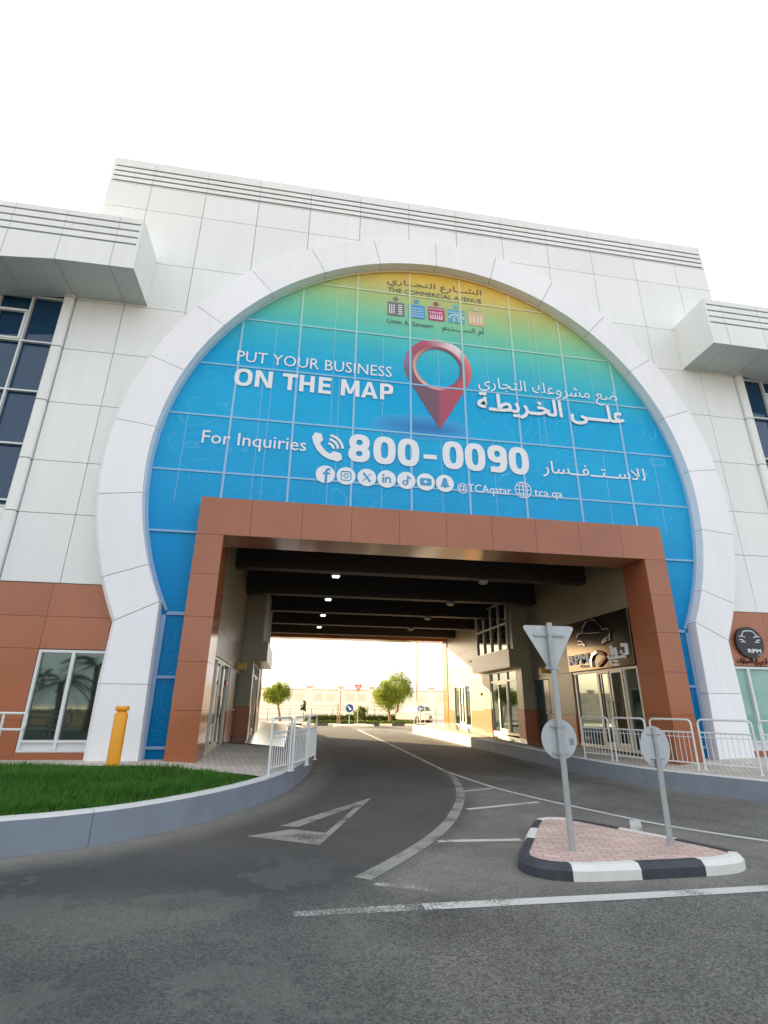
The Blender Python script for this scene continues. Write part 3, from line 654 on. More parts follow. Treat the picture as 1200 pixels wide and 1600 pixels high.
# body of the building that carries roof and wings (casts the shade the front stands in)
mb = MB(); mb.box(-10.6, 10.6, .36, 20.9, 6.75, 18.45)
for s in (-1, 1): mb.box(s*5.95, s*10.6, .36, 20.9, .3, 6.74); mb.box(s*10.62, s*48, .2, 20.9, .3, 14.3)
mb.build('rear_wall', M['mass'], bld)
# passage: ceiling and beams
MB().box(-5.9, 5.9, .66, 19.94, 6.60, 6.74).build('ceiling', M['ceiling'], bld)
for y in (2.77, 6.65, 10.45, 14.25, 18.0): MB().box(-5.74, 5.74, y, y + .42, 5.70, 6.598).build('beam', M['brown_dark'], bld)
# passage side walls
def side(s):
    X = 5.74; t = M['tan_wall']
    mb = MB(); gg = .005
    def pan(y0, y1, z0, z1, x=X, d=.1): mb.box(s*x, s*(x + d), y0 + gg, y1 - gg, z0 + gg, z1 - gg)
    # first bay above the shopfront
    ycuts = [.66, 2.0, 3.2, 4.42, 5.4, 6.2, 7.64]
    rows = [(4.53, 5.6), (5.6, 6.6)] if s > 0 else [(2.92, 3.6), (3.6, 4.45), (4.45, 5.6), (5.6, 6.6)]
    for a, b in zip(ycuts[:-1], ycuts[1:]):
        for z0, z1 in rows: pan(a, b, z0, z1)
        if s > 0 and a > 4.4 and b < 6.3: pan(a, b, 1.55, 2.92); pan(a, b, 2.92, 4.53)
        if s > 0 and b > 6.3: pan(a, b, 2.92, 4.53); pan(a, b, 2.78, 2.92)
        if s < 0 and a > 4.4 and b < 6.3: pan(a, b, 1.55, 2.92)
        if s < 0 and b > 6.3: pan(a, b, 2.78, 2.92)
    mb.build('passage_wall', t, bld); mb = MB()
    for a, b in zip((12.42, 13.4, 14.4, 15.6, 17.2, 18.8), (13.4, 14.4, 15.6, 17.2, 18.8, 19.94)):
        for z0, z1 in ((2.95, 3.75), (3.75, 4.7), (4.7, 5.6), (5.6, 6.6)): pan(a, b, z0, z1)
        if b < 15.7 or a > 18.7: pan(a, b, 1.6, 2.95)
    mb.build('passage_wall', t, bld)
    for bb_ in ((X - .02, X + .1, 4.425, 6.2, .4, 1.55), (X - .02, X + .1, 12.43, 15.6, .4, 1.6), (X - .02, X + .1, 18.8, 19.94, .4, 1.6), (5.28, 5.86, 7.63, 8.27, .4, 1.7), (5.28, 5.86, 11.33, 12.418, .4, 1.7)):
        MB().box(s*bb_[0], s*bb_[1], *bb_[2:]).build('red_wall_base', M['red_panel'], bld)
    MB().box(s*5.86, s*5.94, .66, 19.94, .4, 6.6).build('joint_backing', M['joint'], bld)
    # projecting bay: piers, band, upper glazing
    by = MB()
    by.box(s*5.3, s*5.86, 7.65, 8.25, 1.702, 3.298); by.box(s*5.3, s*5.86, 11.35, 12.4, 1.702, 3.298)
    ys_ = [7.65, 8.6, 9.55, 10.5, 11.45, 12.4]
    for a, b in zip(ys_[:-1], ys_[1:]): by.box(s*4.82, s*5.86, a + (.004 if a > 7.7 else 0), b - .004, 3.30, 4.02)
    by.box(s*5.05, s*5.86, 7.72, 8.12, 4.022, 6.598); by.box(s*5.05, s*5.86, 12.0, 12.36, 4.022, 6.598)
    by.build('projecting_bay', t, bld)
    fr = MB()
    for y in (8.15, 9.1, 10.05, 11.0, 11.97): fr.box(s*4.97, s*5.06, y - .03, y + .03, 4.023, 6.1)
    for z in (4.06, 5.15, 6.1): fr.box(s*4.976, s*5.05, 8.12, 12.0, z - .03, z + .03)
    w = fr.build('bay_window', M['alu'], bld); MB().box(s*5.04, s*5.08, 8.12, 12.0, 4.03, 6.598).build('pane', M['glass'], w)
    # glazed entrance under the bay
    def entrance(y0, y1, z0, z1, x, divs, leafs, glass=M['glass'], tr=None):
        fr = MB(); d = .07
        for y in divs: fr.box(s*(x-.03), s*(x+.05), y - .03, y + .03, z0, z1)
        fr.box(s*(x-.034), s*(x+.046), y0, y1, z1 - .07, z1 - .001); fr.box(s*(x-.034), s*(x+.046), y0, y1, z0, z0 + .09)
        if tr: fr.box(s*(x-.032), s*(x+.045), y0, y1, tr - .03, tr + .03)
        w = fr.build('shopfront', M['alu'], bld)
        MB().box(s*(x+.02), s*(x+.04), y0, y1, z0 + .02, z1 - .02).build('pane', glass, w)
        for (a, b, open_) in leafs:
            lf = MB(); zt = (tr or z1) - .05
            lf.box(s*(x-.05), s*(x-.036), a + .03, a + .1, z0 + .1, zt); lf.box(s*(x-.05), s*(x-.036), b - .1, b - .03, z0 + .1, zt)
            lf.box(s*(x-.05), s*(x-.036), a + .1, b - .1, zt - .08, zt); lf.box(s*(x-.05), s*(x-.036), a + .1, b - .1, z0 + .1, z0 + .22)
            dd = lf.build('door', M['alu'], bld)
            hy = a + .13 if open_ else b - .13
            MB().tube([(s*(x-.05), hy, 1.45), (s*(x-.1), hy, 1.45), (s*(x-.1), hy, 1.95), (s*(x-.05), hy, 1.95)], .014, 6).build('handle', M['chrome'], dd)
        return w
    entrance(8.25, 11.35, .68, 3.28, 5.36, (8.28, 9.3, 10.4, 11.32), ((9.3, 10.4, 1),), tr=2.85)
    entrance(15.65, 18.78, .76, 2.95, 5.78, (15.7, 16.6, 17.7, 18.75), ((16.6, 17.15, 0), (17.15, 17.7, 1)))
    entrance(.74, 4.36, .6, 2.90, 5.78, (.77, 1.42, 2.86, 4.25), ((1.44, 2.14, 0), (2.14, 2.84, 1)))
    fd = MB(); fd.box(s*5.76, s*5.82, 6.28, 7.42, .6, 2.76); f_ = fd.build('fire_door', M['glass_green'], bld)
    MB().tube([(s*5.76, 6.42, 1.6), (s*5.70, 6.42, 1.6), (s*5.70, 6.55, 1.6)], .015, 6).build('handle', M['chrome'], f_)
side(1); side(-1)

# ------------------------------------------------------------------ printed banner on the round window
ban = thing('advertising_banner', 'blue, green and yellow printed vinyl banner filling the round window above the passage', 'banner', (0, 0, .6))
T = np.linspace(-29.1, 209.1, 150); RB = RI + .01
outl = [(7.1, .35)] + [(7.1, 3.72)] + [pol(RB, t) for t in T[1:-1]] + [(-7.1, 3.72), (-7.1, .35)]
poly = outl + [(-6.3, .35), (-6.3, 6.6), (6.3, 6.6), (6.3, .35)]
co = [Vector(p) for p in poly]; n = len(co)
r_ = delaunay_2d_cdt(co, [(i, (i+1) % n) for i in range(n)], [list(range(n))], 1, 1e-6)
mb = MB(); mb.add([(v.x, 0, v.y) for v in r_[0]], [tuple(f) for f in r_[2]]); bo = mb.build('printed_sheet', M['banner'], ban, fix=False)
mb = MB(); hx_ = lambda z: math.sqrt(max(0, RI**2 - (z - CZ)**2)) - .01
for x in (-5.95, -4.25, -2.55, -.85, .85, 2.55, 4.25, 5.95):
    mb.box(x - .032, x + .032, -.022, .0, 6.66, CZ + math.sqrt(RI**2 - (abs(x) + .03)**2) - .01)
for z in (14.33, 12.63, 10.93, 9.23, 7.53): mb.box(-hx_(z + .03 if z > CZ else z), hx_(z + .03 if z > CZ else z), -.020, .0, z - .026, z + .026)
for s in (-1, 1):
    mb.box(s*6.35, s*hx_(5.83), -.05, 0, 5.80, 5.855); mb.box(s*6.35, s*6.84, -.05, 0, 3.74, 3.82); mb.box(s*6.35, s*6.839, -.05, 0, 2.30, 2.36); mb.box(s*6.35, s*6.839, -.05, 0, .82, .88)
    mb.box(s*6.84, s*6.96, -.056, 0, .35, 3.735)
Tt = np.linspace(-28.5, 208.5, 120)
for a, b in zip(Tt[:-1], Tt[1:]):
    p, q, u, w = pol(RI - .004, a), pol(RI - .004, b), pol(RI - .07, b), pol(RI - .07, a)
    vs = [(p[0], -.06, p[1]), (q[0], -.06, q[1]), (u[0], -.06, u[1]), (w[0], -.06, w[1]), (u[0], 0, u[1]), (w[0], 0, w[1])]
    mb.add(vs, [(0, 1, 2, 3), (3, 2, 4, 5)])
mb.build('mullion', M['mullion'], ban, fix=False)
for x in (-7.1, -5.2, -4.95, -3.2, -3.0, -1.7, 0.05, 1.65, 3.2, 3.4, 5.2, 6.9):
    top = CZ + math.sqrt(RI**2 - x*x) - .15   # seams between the vinyl sheets
    for z0, z1 in ((14.36, top), (12.66, 14.30), (10.96, 12.60), (9.26, 10.90), (7.56, 9.20), (6.66, 7.50)):
        if z1 > z0 + .2 and z1 < top + .01 and random.random() < .6: MB().add([(x-.007, -.003, z0), (x+.007, -.003, z0), (x+.007, -.003, z1), (x-.007, -.003, z1)], [(0, 1, 2, 3)]).build('sheet_seam', M['mullion'], ban, fix=False)

# text helpers: Latin set as written, Arabic shaped by hand into presentation forms (visual order)
AR = {'ا': (0xFE8D, 2), 'أ': (0xFE83, 2), 'آ': (0xFE81, 2), 'إ': (0xFE87, 2), 'ب': (0xFE8F, 4), 'ة': (0xFE93, 2), 'ت': (0xFE95, 4), 'ج': (0xFE9D, 4), 'خ': (0xFEA5, 4), 'ر': (0xFEAD, 2),
      'س': (0xFEB1, 4), 'ش': (0xFEB5, 4), 'ض': (0xFEBD, 4), 'ط': (0xFEC1, 4), 'ع': (0xFEC9, 4), 'ف': (0xFED1, 4), 'ك': (0xFED9, 4), 'ل': (0xFEDD, 4), 'م': (0xFEE1, 4), 'ن': (0xFEE5, 4),
      'و': (0xFEED, 2), 'ى': (0xFEEF, 2), 'ي': (0xFEF1, 4), 'L': (0xFEFB, 2)}
def arabic(s):
    s = s.replace('لا', 'L'); out = []
    joinL = lambda c: c == 'ـ' or (c in AR and AR[c][1] == 4)      # joins to the following letter
    for i, c in enumerate(s):
        if c not in AR: out.append(c); continue
        base, k = AR[c]; prev = i > 0 and joinL(s[i-1]); nxt = i+1 < len(s) and (s[i+1] in AR or s[i+1] == 'ـ') and k == 4
        f = 0
        if prev and nxt: f = 3
        elif prev: f = 1
        elif nxt: f = 2
        out.append(chr(base + f))
    return ''.join(reversed(out))
def glyphs(txt, bold=0.0, ext=0.0, space=1.0):
    c = bpy.data.curves.new('lettering', 'FONT'); c.body = txt; c.offset = bold; c.resolution_u = 2; c.extrude = ext; c.space_character = space
    o = bpy.data.objects.new('lettering', c); COL.objects.link(o)
    me = bpy.data.meshes.new_from_object(o.evaluated_get(bpy.context.evaluated_depsgraph_get()))
    bpy.data.objects.remove(o); bpy.data.curves.remove(c)
    V = np.array([v.co for v in me.vertices]); F = [tuple(p.vertices) for p in me.polygons]; bpy.data.meshes.remove(me)
    if not ext:      # pieces that overlap (joined Arabic letters) lie a hair apart
        par = list(range(len(V)))
        def root(i):
            while par[i] != i: par[i] = par[par[i]]; i = par[i]
            return i
        for f in F:
            for a in f[1:]: par[root(a)] = root(f[0])
        ids = {}
        for i in range(len(V)): V[i, 2] = .0004*(ids.setdefault(root(i), len(ids)) % 5)
    return V, F
def text(txt, x0, x1, z0, cap, m, parent, y=-.012, bold=0.0, name='lettering', label=None, fn=None, space=1.0, ref=.686, ext=0.0):
    V, F = glyphs(txt, bold, ext, space); lo, hi = V[:, 0].min(), V[:, 0].max()
    sx, sz = (x1 - x0)/(hi - lo), cap/ref
    X = x0 + (V[:, 0] - lo)*sx; Z = z0 + V[:, 1]*sz; Y = y - V[:, 2]
    pts = [(a, b, c) for a, b, c in zip(X, Y, Z)]
    if fn: pts = [fn(*p) for p in pts]
    # words stand apart as pieces of their own
    PX = X; fx0 = np.array([PX[list(f)].min() for f in F]); fx1 = np.array([PX[list(f)].max() for f in F]); od = np.argsort(fx0); grp = np.zeros(len(F), int); g_, mx_ = 0, -1e9
    for i in od:
        if mx_ > -1e8 and fx0[i] - mx_ > .30*cap*(1 if ' ' in txt else 9): g_ += 1
        grp[i] = g_; mx_ = max(mx_, fx1[i])
    o = None
    for k in range(g_ + 1):
        mb = MB(); mb.add(pts, [f for f, q in zip(F, grp) if q == k]); o = mb.build(name, m, parent, label, fix=False)
        bm = bmesh.new(); bm.from_mesh(o.data); bmesh.ops.delete(bm, geom=[v for v in bm.verts if not v.link_faces], context='VERTS'); bm.to_mesh(o.data); bm.free()
    return o
Lw, Dk = M['letter'], M['darkprint']
def disc(mb, cx, cz, r, y, n=36, r0=0, a0=0, a1=360):
    T = np.linspace(R(a0), R(a1), n + 1)
    if r0 == 0:
        mb.add([(cx + r*math.cos(t), y, cz + r*math.sin(t)) for t in T[:-1]], [tuple(range(n))])
    else:
        mb.add([(cx + r*math.cos(t), y, cz + r*math.sin(t)) for t in T] + [(cx + r0*math.cos(t), y, cz + r0*math.sin(t)) for t in T], [(i, i+1, n+1+i+1, n+1+i) for i in range(n)])
def flat(mb, pts, y): mb.add([(x, y, z) for x, z in pts], [tuple(range(len(pts)))])
def thick(mb, pts, w, y):
    P = np.array(pts, float); t = np.gradient(P, axis=0); t /= np.hypot(*t.T)[:, None] + 1e-9; nn = np.c_[-t[:, 1], t[:, 0]]*w/2; n = len(P)
    A, B = P + nn, P - nn
    mb.add([(a, y, b) for a, b in A] + [(a, y, b) for a, b in B], [(i, i+1, n+i+1, n+i) for i in range(n-1)])
text('PUT YOUR BUSINESS', -6.0, -1.43, 11.09, .37, Lw, ban, y=-.026, label='white PUT YOUR BUSINESS')
text('For Inquiries', -6.64, -3.84, 8.37, .38, Lw, ban, y=-.026, bold=.004, label='white For Inquiries')
MB().add([(-.49, -.026, 8.44), (-.10, -.026, 8.44), (-.10, -.026, 8.58), (-.49, -.026, 8.58)], [(0, 1, 2, 3)]).build('hyphen', Lw, ban, fix=False)
text('@TCAqatar', .48, 2.1, 7.51, .24, Lw, ban, y=-.026, bold=.006, label='white @TCAqatar')
text('tca.qa', 2.80, 3.68, 7.53, .24, Lw, ban, y=-.026, bold=.006, label='white tca.qa')
text(arabic('ضع مشروعك التجاري'), 1.30, 6.0, 11.08, .40, Lw, ban, y=-.026, label='white Arabic upper line', ref=.714)
text(arabic('للاســتــفــسار'), 3.14, 6.50, 8.31, .40, Lw, ban, y=-.026, bold=.006, label='white Arabic for inquiries', ref=.714)
text(arabic('الشــارع التجــاري'), -1.60, 1.62, 14.74, .22, Dk, ban, label='dark Arabic top line', ref=.714)
text('THE COMMERCIAL AVENUE', -1.57, 1.60, 14.39, .17, Dk, ban, label='dark THE COMMERCIAL AVENUE')
text('Umm Al Seneem', -1.59, -.09, 13.12, .17, Dk, ban, label='dark Umm Al Seneem')
text(arabic('أم الســــنيم'), .22, 1.62, 13.13, .2, Dk, ban, label='dark Arabic under the logo', ref=.714)

# heavy lettering drawn stroke by stroke
WY = -.026
class Pen:
    def __init__(p, y): p.mb = MB(); p.y = y; p.k = 0
    def yy(p): p.k += 1; return p.y - .0006*(p.k % 7)
    def bar(p, a, b, w):
        a, b = np.array(a, float), np.array(b, float); t = (b - a)/np.hypot(*(b - a)); n = np.array([-t[1], t[0]])*w/2; y = p.yy()
        p.mb.add([(q[0], y, q[1]) for q in (a - n, b - n, b + n, a + n)], [(0, 1, 2, 3)])
    def poly(p, pts): y = p.yy(); p.mb.add([(q[0], y, q[1]) for q in pts], [tuple(range(len(pts)))])
    def ring(p, x0, x1, z0, z1, w, a0=0, a1=360, e=2.6, wv=None):
        cx, cz, rx, rz = (x0+x1)/2, (z0+z1)/2, (x1-x0)/2, (z1-z0)/2; T = np.radians(np.linspace(a0, a1, 49)); y = p.yy(); wv = wv or w*.86
        f = lambda t, a, b: (cx + a*abs(math.cos(t))**(2/e)*np.sign(math.cos(t)), y, cz + b*abs(math.sin(t))**(2/e)*np.sign(math.sin(t)))
        p.mb.add([f(t, rx, rz) for t in T] + [f(t, rx - w, rz - wv) for t in T], [(i, i+1, 50+i, 49+i) for i in range(48)])
def glyph(p, c, x, z, w, h, s):
    S = s/2
    if c == 'O' or c == '0': p.ring(x, x+w, z-.01, z+h+.01, s)
    elif c == '8': p.ring(x+.02*w, x+.98*w, z+h*.5-s*.40, z+h+.01, s*.94, e=2.3); p.ring(x, x+w, z-.01, z+h*.5+s*.42, s, e=2.3)
    elif c == '9':
        p.ring(x, x+w, z+h*.36, z+h+.01, s, e=2.4); p.ring(x-.02, x+w, z-.005, z+h+.008, s, -92, 14, e=2.6)
        p.bar((x+.12*w, z+s*.42), (x+w*.5, z+s*.42), s*.86)
    elif c == 'N': p.bar((x+S, z), (x+S, z+h), s); p.bar((x+w-S, z), (x+w-S, z+h), s); p.poly([(x+.02, z+h), (x+s*1.15, z+h), (x+w-.02, z), (x+w-s*1.15, z)])
    elif c == 'T': p.bar((x, z+h-S*.9), (x+w, z+h-S*.9), s*.9); p.bar((x+w/2, z), (x+w/2, z+h-.01), s)
    elif c == 'H': p.bar((x+S, z), (x+S, z+h), s); p.bar((x+w-S, z), (x+w-S, z+h), s); p.bar((x+S, z+h/2), (x+w-S, z+h/2), s*.88)
    elif c == 'E':
        p.bar((x+S, z), (x+S, z+h), s)
        for q in (S*.9, h/2, h-S*.9): p.bar((x+S, z+q), (x+w - (.03 if q == h/2 else 0), z+q), s*.88)
    elif c == 'M':
        p.bar((x+S, z), (x+S*1.15, z+h), s); p.bar((x+w-S, z), (x+w-S*1.15, z+h), s)
        p.poly([(x+.03, z+h), (x+s*1.1, z+h), (x+w/2+S*.75, z+.14*h), (x+w/2-S*.75, z+.14*h)]); p.poly([(x+w-.03, z+h), (x+w-s*1.1, z+h), (x+w/2-S*.75, z+.14*h), (x+w/2+S*.75, z+.14*h)])
    elif c == 'A':
        p.poly([(x, z), (x+s*1.04, z), (x+w/2+S*.62, z+h), (x+w/2-S*.85, z+h)]); p.poly([(x+w, z), (x+w-s*1.04, z), (x+w/2-S*.62, z+h), (x+w/2+S*.85, z+h)]); p.bar((x+.2*w, z+.27*h), (x+.8*w, z+.27*h), s*.8)
    elif c == 'P': p.bar((x+S, z), (x+S, z+h), s); p.ring(x-.3*w, x+w, z+h*.34, z+h, s, -90, 90, e=3, wv=s*.85); p.bar((x+S, z+h-s*.425), (x+.38*w, z+h-s*.425), s*.85); p.bar((x+S, z+h*.34+s*.425), (x+.38*w, z+h*.34+s*.425), s*.85)
def heavy(parts, z, h, s, label):
    for word in parts:
        p = Pen(WY)
        for c, x, w in word: glyph(p, c, x, z, w, h, s)
        p.mb.build('digit' if word[0][0] in '890' else 'lettering', Lw, ban, label, fix=False)
def heavy_text(txt, x0, x1, z0, cap, label, d):
    V, F = glyphs(txt); lo, hi = V[:, 0].min(), V[:, 0].max(); sx, sz = (x1 - x0 - 2*d)/(hi - lo), cap/.714; mb = MB()
    for k, (dx, dz) in enumerate(((0, 0), (d, 0), (-d, 0), (0, d), (0, -d), (.7*d, .7*d), (-.7*d, .7*d), (.7*d, -.7*d), (-.7*d, -.7*d))):
        mb.add([(x0 + d + (a - lo)*sx + dx, WY - .0022*k - c_z, z0 + b*sz + dz) for a, b, c_z in V], F)
    for lo_, hi_ in ((-99, 4.05), (4.05, 99)):
        m2 = MB(); fs = [f for f in mb.f if lo_ < mb.v[f[0]][0] <= hi_]; used = sorted({i for f in fs for i in f}); ix = {v: k for k, v in enumerate(used)}
        m2.add([mb.v[i] for i in used], [tuple(ix[i] for i in f) for f in fs]); m2.build('lettering', Lw, ban, label, fix=False)
u = .00544
heavy([[(c, -6.0 + (a - 60)*u, (b - a)*u) for c, a, b in W_] for W_ in ((('O', 60, 152), ('N', 166, 256)), (('T', 308, 388), ('H', 398, 478), ('E', 500, 568)), (('M', 620, 722), ('A', 730, 822), ('P', 835, 908)))], 10.28, .56, .125, 'bold white ON THE MAP')
u = .006725
heavy([[(c, -2.66 + (a - 185)*u, (b - a)*u)] for c, a, b in (('8', 185, 276), ('0', 290, 386), ('0', 395, 489))], 8.17, .86, .215, 'large white 800')
heavy([[(c, -2.66 + (a - 185)*u, (b - a)*u)] for c, a, b in (('0', 592, 686), ('0', 692, 785), ('9', 796, 885), ('0', 893, 986))], 8.19, .88, .215, 'large white 0090')
heavy_text(arabic('علـــى الخـريطـة'), 1.22, 6.12, 10.28, .58, 'bold white Arabic lower line', .026)
# telephone
mb = MB(); C0 = (-3.02, 8.86)
A_ = np.linspace(R(178), R(275), 16)
body = [(C0[0] + .60*math.cos(t), C0[1] + .60*math.sin(t)) for t in A_]
thick(mb, [(-3.58, 8.86), (-3.56, 8.66), (-3.47, 8.49), (-3.34, 8.35), (-3.18, 8.26), (-2.98, 8.22)], .17, -.0260)
flat(mb, [(-3.70, 8.83), (-3.62, 8.98), (-3.44, 8.96), (-3.38, 8.76), (-3.46, 8.66), (-3.64, 8.62)], -.0265)
flat(mb, [(-3.10, 8.16), (-3.16, 8.36), (-3.08, 8.44), (-2.86, 8.38), (-2.83, 8.20), (-2.96, 8.12)], -.0265)
for r0 in (.14, .27, .40): disc(mb, -3.26, 8.50, r0 + .075, -.0260, 14, r0, 5, 80)
mb.build('telephone_icon', Lw, ban, fix=False)
# row of social icons: white discs with blue cut-outs
def icon(cx, cuts, label):
    cz = 7.71; mb = MB(); disc(mb, cx, cz, .265, -.0260); o = mb.build('social_icon', Lw, ban, label, fix=False)
    c = MB(); cuts(c, cx, cz); c.build('glyph', M['bluecut'], o, fix=False)
def c_f(c, x, z): thick(c, [(x+.13, z+.155), (x+.06, z+.16), (x+.025, z+.12), (x+.02, z+.05), (x+.02, z-.255)], .075, -.0300); thick(c, [(x-.07, z+.03), (x+.12, z+.03)], .06, -.0320)
def c_cam(c, x, z):
    q = [(x-.1, z+.13), (x+.1, z+.13), (x+.135, z+.1), (x+.135, z-.1), (x+.1, z-.135), (x-.1, z-.135), (x-.135, z-.1), (x-.135, z+.1), (x-.1, z+.13), (x-.05, z+.13)]
    thick(c, q, .032, -.0300); disc(c, x, z, .075, -.0300, 20, .045); disc(c, x+.078, z+.08, .018, -.0300, 8)
def c_x(c, x, z): thick(c, [(x-.1, z+.13), (x+.1, z-.13)], .065, -.0300); thick(c, [(x+.12, z+.13), (x+.02, z+.02)], .025, -.0320); thick(c, [(x-.02, z-.02), (x-.12, z-.13)], .025, -.0320)
def c_in(c, x, z):
    thick(c, [(x-.1, z+.05), (x-.1, z-.12)], .055, -.0300); disc(c, x-.1, z+.11, .033, -.0300, 10)
    thick(c, [(x-.0275, z+.05), (x-.0275, z-.12)], .052, -.0300); thick(c, [(x-.01, z), (x+.02, z+.04), (x+.07, z+.04), (x+.1, z), (x+.1, z-.12)], .052, -.0315)
def c_note(c, x, z): disc(c, x-.03, z-.07, .085, -.0300, 20, .04); thick(c, [(x+.04, z-.07), (x+.04, z+.15)], .045, -.0315); thick(c, [(x+.04, z+.14), (x+.07, z+.09), (x+.13, z+.06)], .045, -.0330)
def c_play(c, x, z):
    flat(c, [(x-.17, z+.08), (x-.13, z+.115), (x+.13, z+.115), (x+.17, z+.08), (x+.17, z-.08), (x+.13, z-.115), (x-.13, z-.115), (x-.17, z-.08)], -.0300)
def c_ghost(c, x, z):
    flat(c, [(x-.07, z+.1), (x-.05, z+.15), (x, z+.17), (x+.05, z+.15), (x+.07, z+.1), (x+.075, z+.02), (x+.11, z), (x+.08, z-.03), (x+.15, z-.09), (x+.09, z-.115), (x+.05, z-.115), (x, z-.15), (x-.05, z-.115), (x-.09, z-.115), (x-.15, z-.09), (x-.08, z-.03), (x-.11, z), (x-.075, z+.02)], -.0300)
for cx, f_, lb in ((-3.27, c_f, 'disc with letter f'), (-2.70, c_cam, 'disc with camera outline'), (-2.12, c_x, 'disc with letter X'), (-1.56, c_in, 'disc with letters in'), (-1.0, c_note, 'disc with music note'), (-.44, c_play, 'disc with play button'), (.12, c_ghost, 'disc with ghost shape')): icon(cx, f_, lb)
mb = MB(); mb.add([(-.48, -.0350, 7.765), (-.37, -.0350, 7.71), (-.48, -.0350, 7.655)], [(0, 1, 2)]); mb.build('play_arrow', Lw, ban, fix=False)
mb = MB(); disc(mb, 2.47, 7.69, .26, -.0260, 36, .235)      # globe
for k in (.5, .02): 
    thick(mb, [(2.47 + .25*k*math.cos(t), 7.69 + .25*math.sin(t)) for t in np.linspace(R(90), R(270), 18)], .022, -.0270); thick(mb, [(2.47 - .25*k*math.cos(t), 7.69 + .25*math.sin(t)) for t in np.linspace(R(90), R(270), 18)], .022, -.0275)
for z in (-.12, 0, .12): w = math.sqrt(.25**2 - z*z); thick(mb, [(2.47 - w, 7.69 + z), (2.47 + w, 7.69 + z)], .022, -.0300)
mb.build('globe_icon', Lw, ban, fix=False)
# five small figures: coloured squares with round heads
for cx, c, hd in ((-1.31, (.17, .15, .17), (.2, .17, .19)), (-.63, (.05, .3, .55), (.08, .3, .5)), (.03, (.42, .03, .14), (.3, .05, .09)), (.70, (.07, .38, .52), (.1, .45, .55)), (1.37, (.62, .45, .26), (.62, .48, .3))):
    mq = mat('logo_colour', c, .35); cz = 13.70
    mb = MB(); flat(mb, [(cx-.27, cz-.26), (cx+.25, cz-.26), (cx+.28, cz-.22), (cx+.28, cz+.25), (cx+.25, cz+.28), (cx-.27, cz+.28)], -.012); o = mb.build('logo_square', mq, ban, fix=False)
    mb = MB(); disc(mb, cx, cz + .42, .088, -.012, 18); mb.build('logo_head', mat('logo_head_colour', hd, .35), o, fix=False)
    mb = MB()
    if cx < -1:
        for k in range(3): thick(mb, [(cx-.2+.07*k, cz-.19), (cx-.2+.07*k, cz+.18)], .028, -.016)
        for k in range(5): thick(mb, [(cx+.08, cz-.17+.085*k), (cx+.21, cz-.17+.085*k)], .04, -.017)
    elif cx < -.3:
        for k in range(4): thick(mb, [(cx-.25, cz-.17+.1*k), (cx+.24, cz-.17+.1*k)], .018, -.016)
    elif cx < .3:
        rr = random.Random(3)
        for k in range(6): thick(mb, [(cx-.19+.075*k, cz-.18), (cx-.19+.075*k, cz-.02)], .03, -.016); thick(mb, [(cx-.19+.075*k, cz+.02), (cx-.19+.075*k + rr.uniform(-.03, .03), cz+.1)], .03, -.0165)
        thick(mb, [(cx-.2, cz-.18), (cx+.2, cz-.18)], .03, -.0175); thick(mb, [(cx-.26, cz+.2), (cx+.26, cz+.2)], .02, -.018)
    elif cx < 1:
        thick(mb, [(cx + .26*math.cos(t), cz - .12 + .2*math.sin(t)) for t in np.linspace(R(170), R(10), 14)], .035, -.016); thick(mb, [(cx-.08, cz-.22), (cx-.08, cz-.02), (cx+.08, cz-.02), (cx+.08, cz-.22)], .03, -.0175); thick(mb, [(cx-.26, cz+.16), (cx+.26, cz+.16)], .02, -.018)
    else:
        for k in range(4): thick(mb, [(cx-.19+.12*k, cz-.16), (cx-.19+.12*k, cz+.1)], .06, -.016)
    mb.build('logo_pattern', Lw if cx < 1 else mat('logo_cream', (.75, .65, .48), .35), o, fix=False)
# map pin printed with its own modelled colours
def vprint(name, V, F, C, y, parent, label=None):
    mb = MB(); mb.add([(x, y, z) for x, z in V], F); o = mb.build(name, M['print'], parent, label, fix=False)
    a = o.data.color_attributes.new('print', 'FLOAT_COLOR', 'POINT')
    a.data.foreach_set('color', np.array([(*c[:3], 1) for c in C], np.float32).ravel()); return o
pc = (.03, 11.62); Rp, Rh = 1.08, .70
def ramp_c(stops, t):
    t = t % 360
    for (a, ca), (b, cb) in zip(stops[:-1], stops[1:]):
        if a <= t <= b: k = (t - a)/(b - a); return tuple(x + (y - x)*k for x, y in zip(ca, cb))
L3 = lambda *c: lin(*c)[:3]
outer_st = [(0, L3(205, 92, 92)), (25, L3(212, 120, 115)), (45, L3(228, 205, 203)), (70, L3(226, 195, 198)), (90, L3(200, 140, 155)), (110, L3(182, 70, 98)), (140, L3(160, 66, 92)), (170, L3(140, 108, 138)), (190, L3(120, 88, 112)), (225, L3(112, 74, 92)), (268, L3(110, 74, 92)), (272, L3(165, 68, 90)), (310, L3(176, 66, 84)), (335, L3(196, 76, 84)), (360, L3(205, 92, 92))]
rim_st = [(0, L3(120, 74, 92)), (60, L3(128, 66, 86)), (100, L3(140, 70, 92)), (150, L3(205, 140, 130)), (190, L3(222, 160, 140)), (235, L3(232, 178, 160)), (270, L3(225, 150, 150)), (300, L3(160, 70, 90)), (360, L3(120, 74, 92))]
def pin_outer(t):    # outer outline radius in direction t: circle above, straight flanks to the tip below
    x, z = math.cos(R(t)), math.sin(R(t)); tip = 2.18
    if z < -.0:
        # flank from tangent point to tip
        al = math.degrees(math.acos(Rp/tip)); t0 = 270 - al; t1 = 270 + al
        if t0 < t < t1: return Rp/math.cos(R(abs(t - (t0 if t < 270 else t1))))
    return Rp
TT = sorted(set(list(np.arange(0, 360, 4.0)) + [269.5, 270.5])); V, F, Cc = [], [], []
K = 4
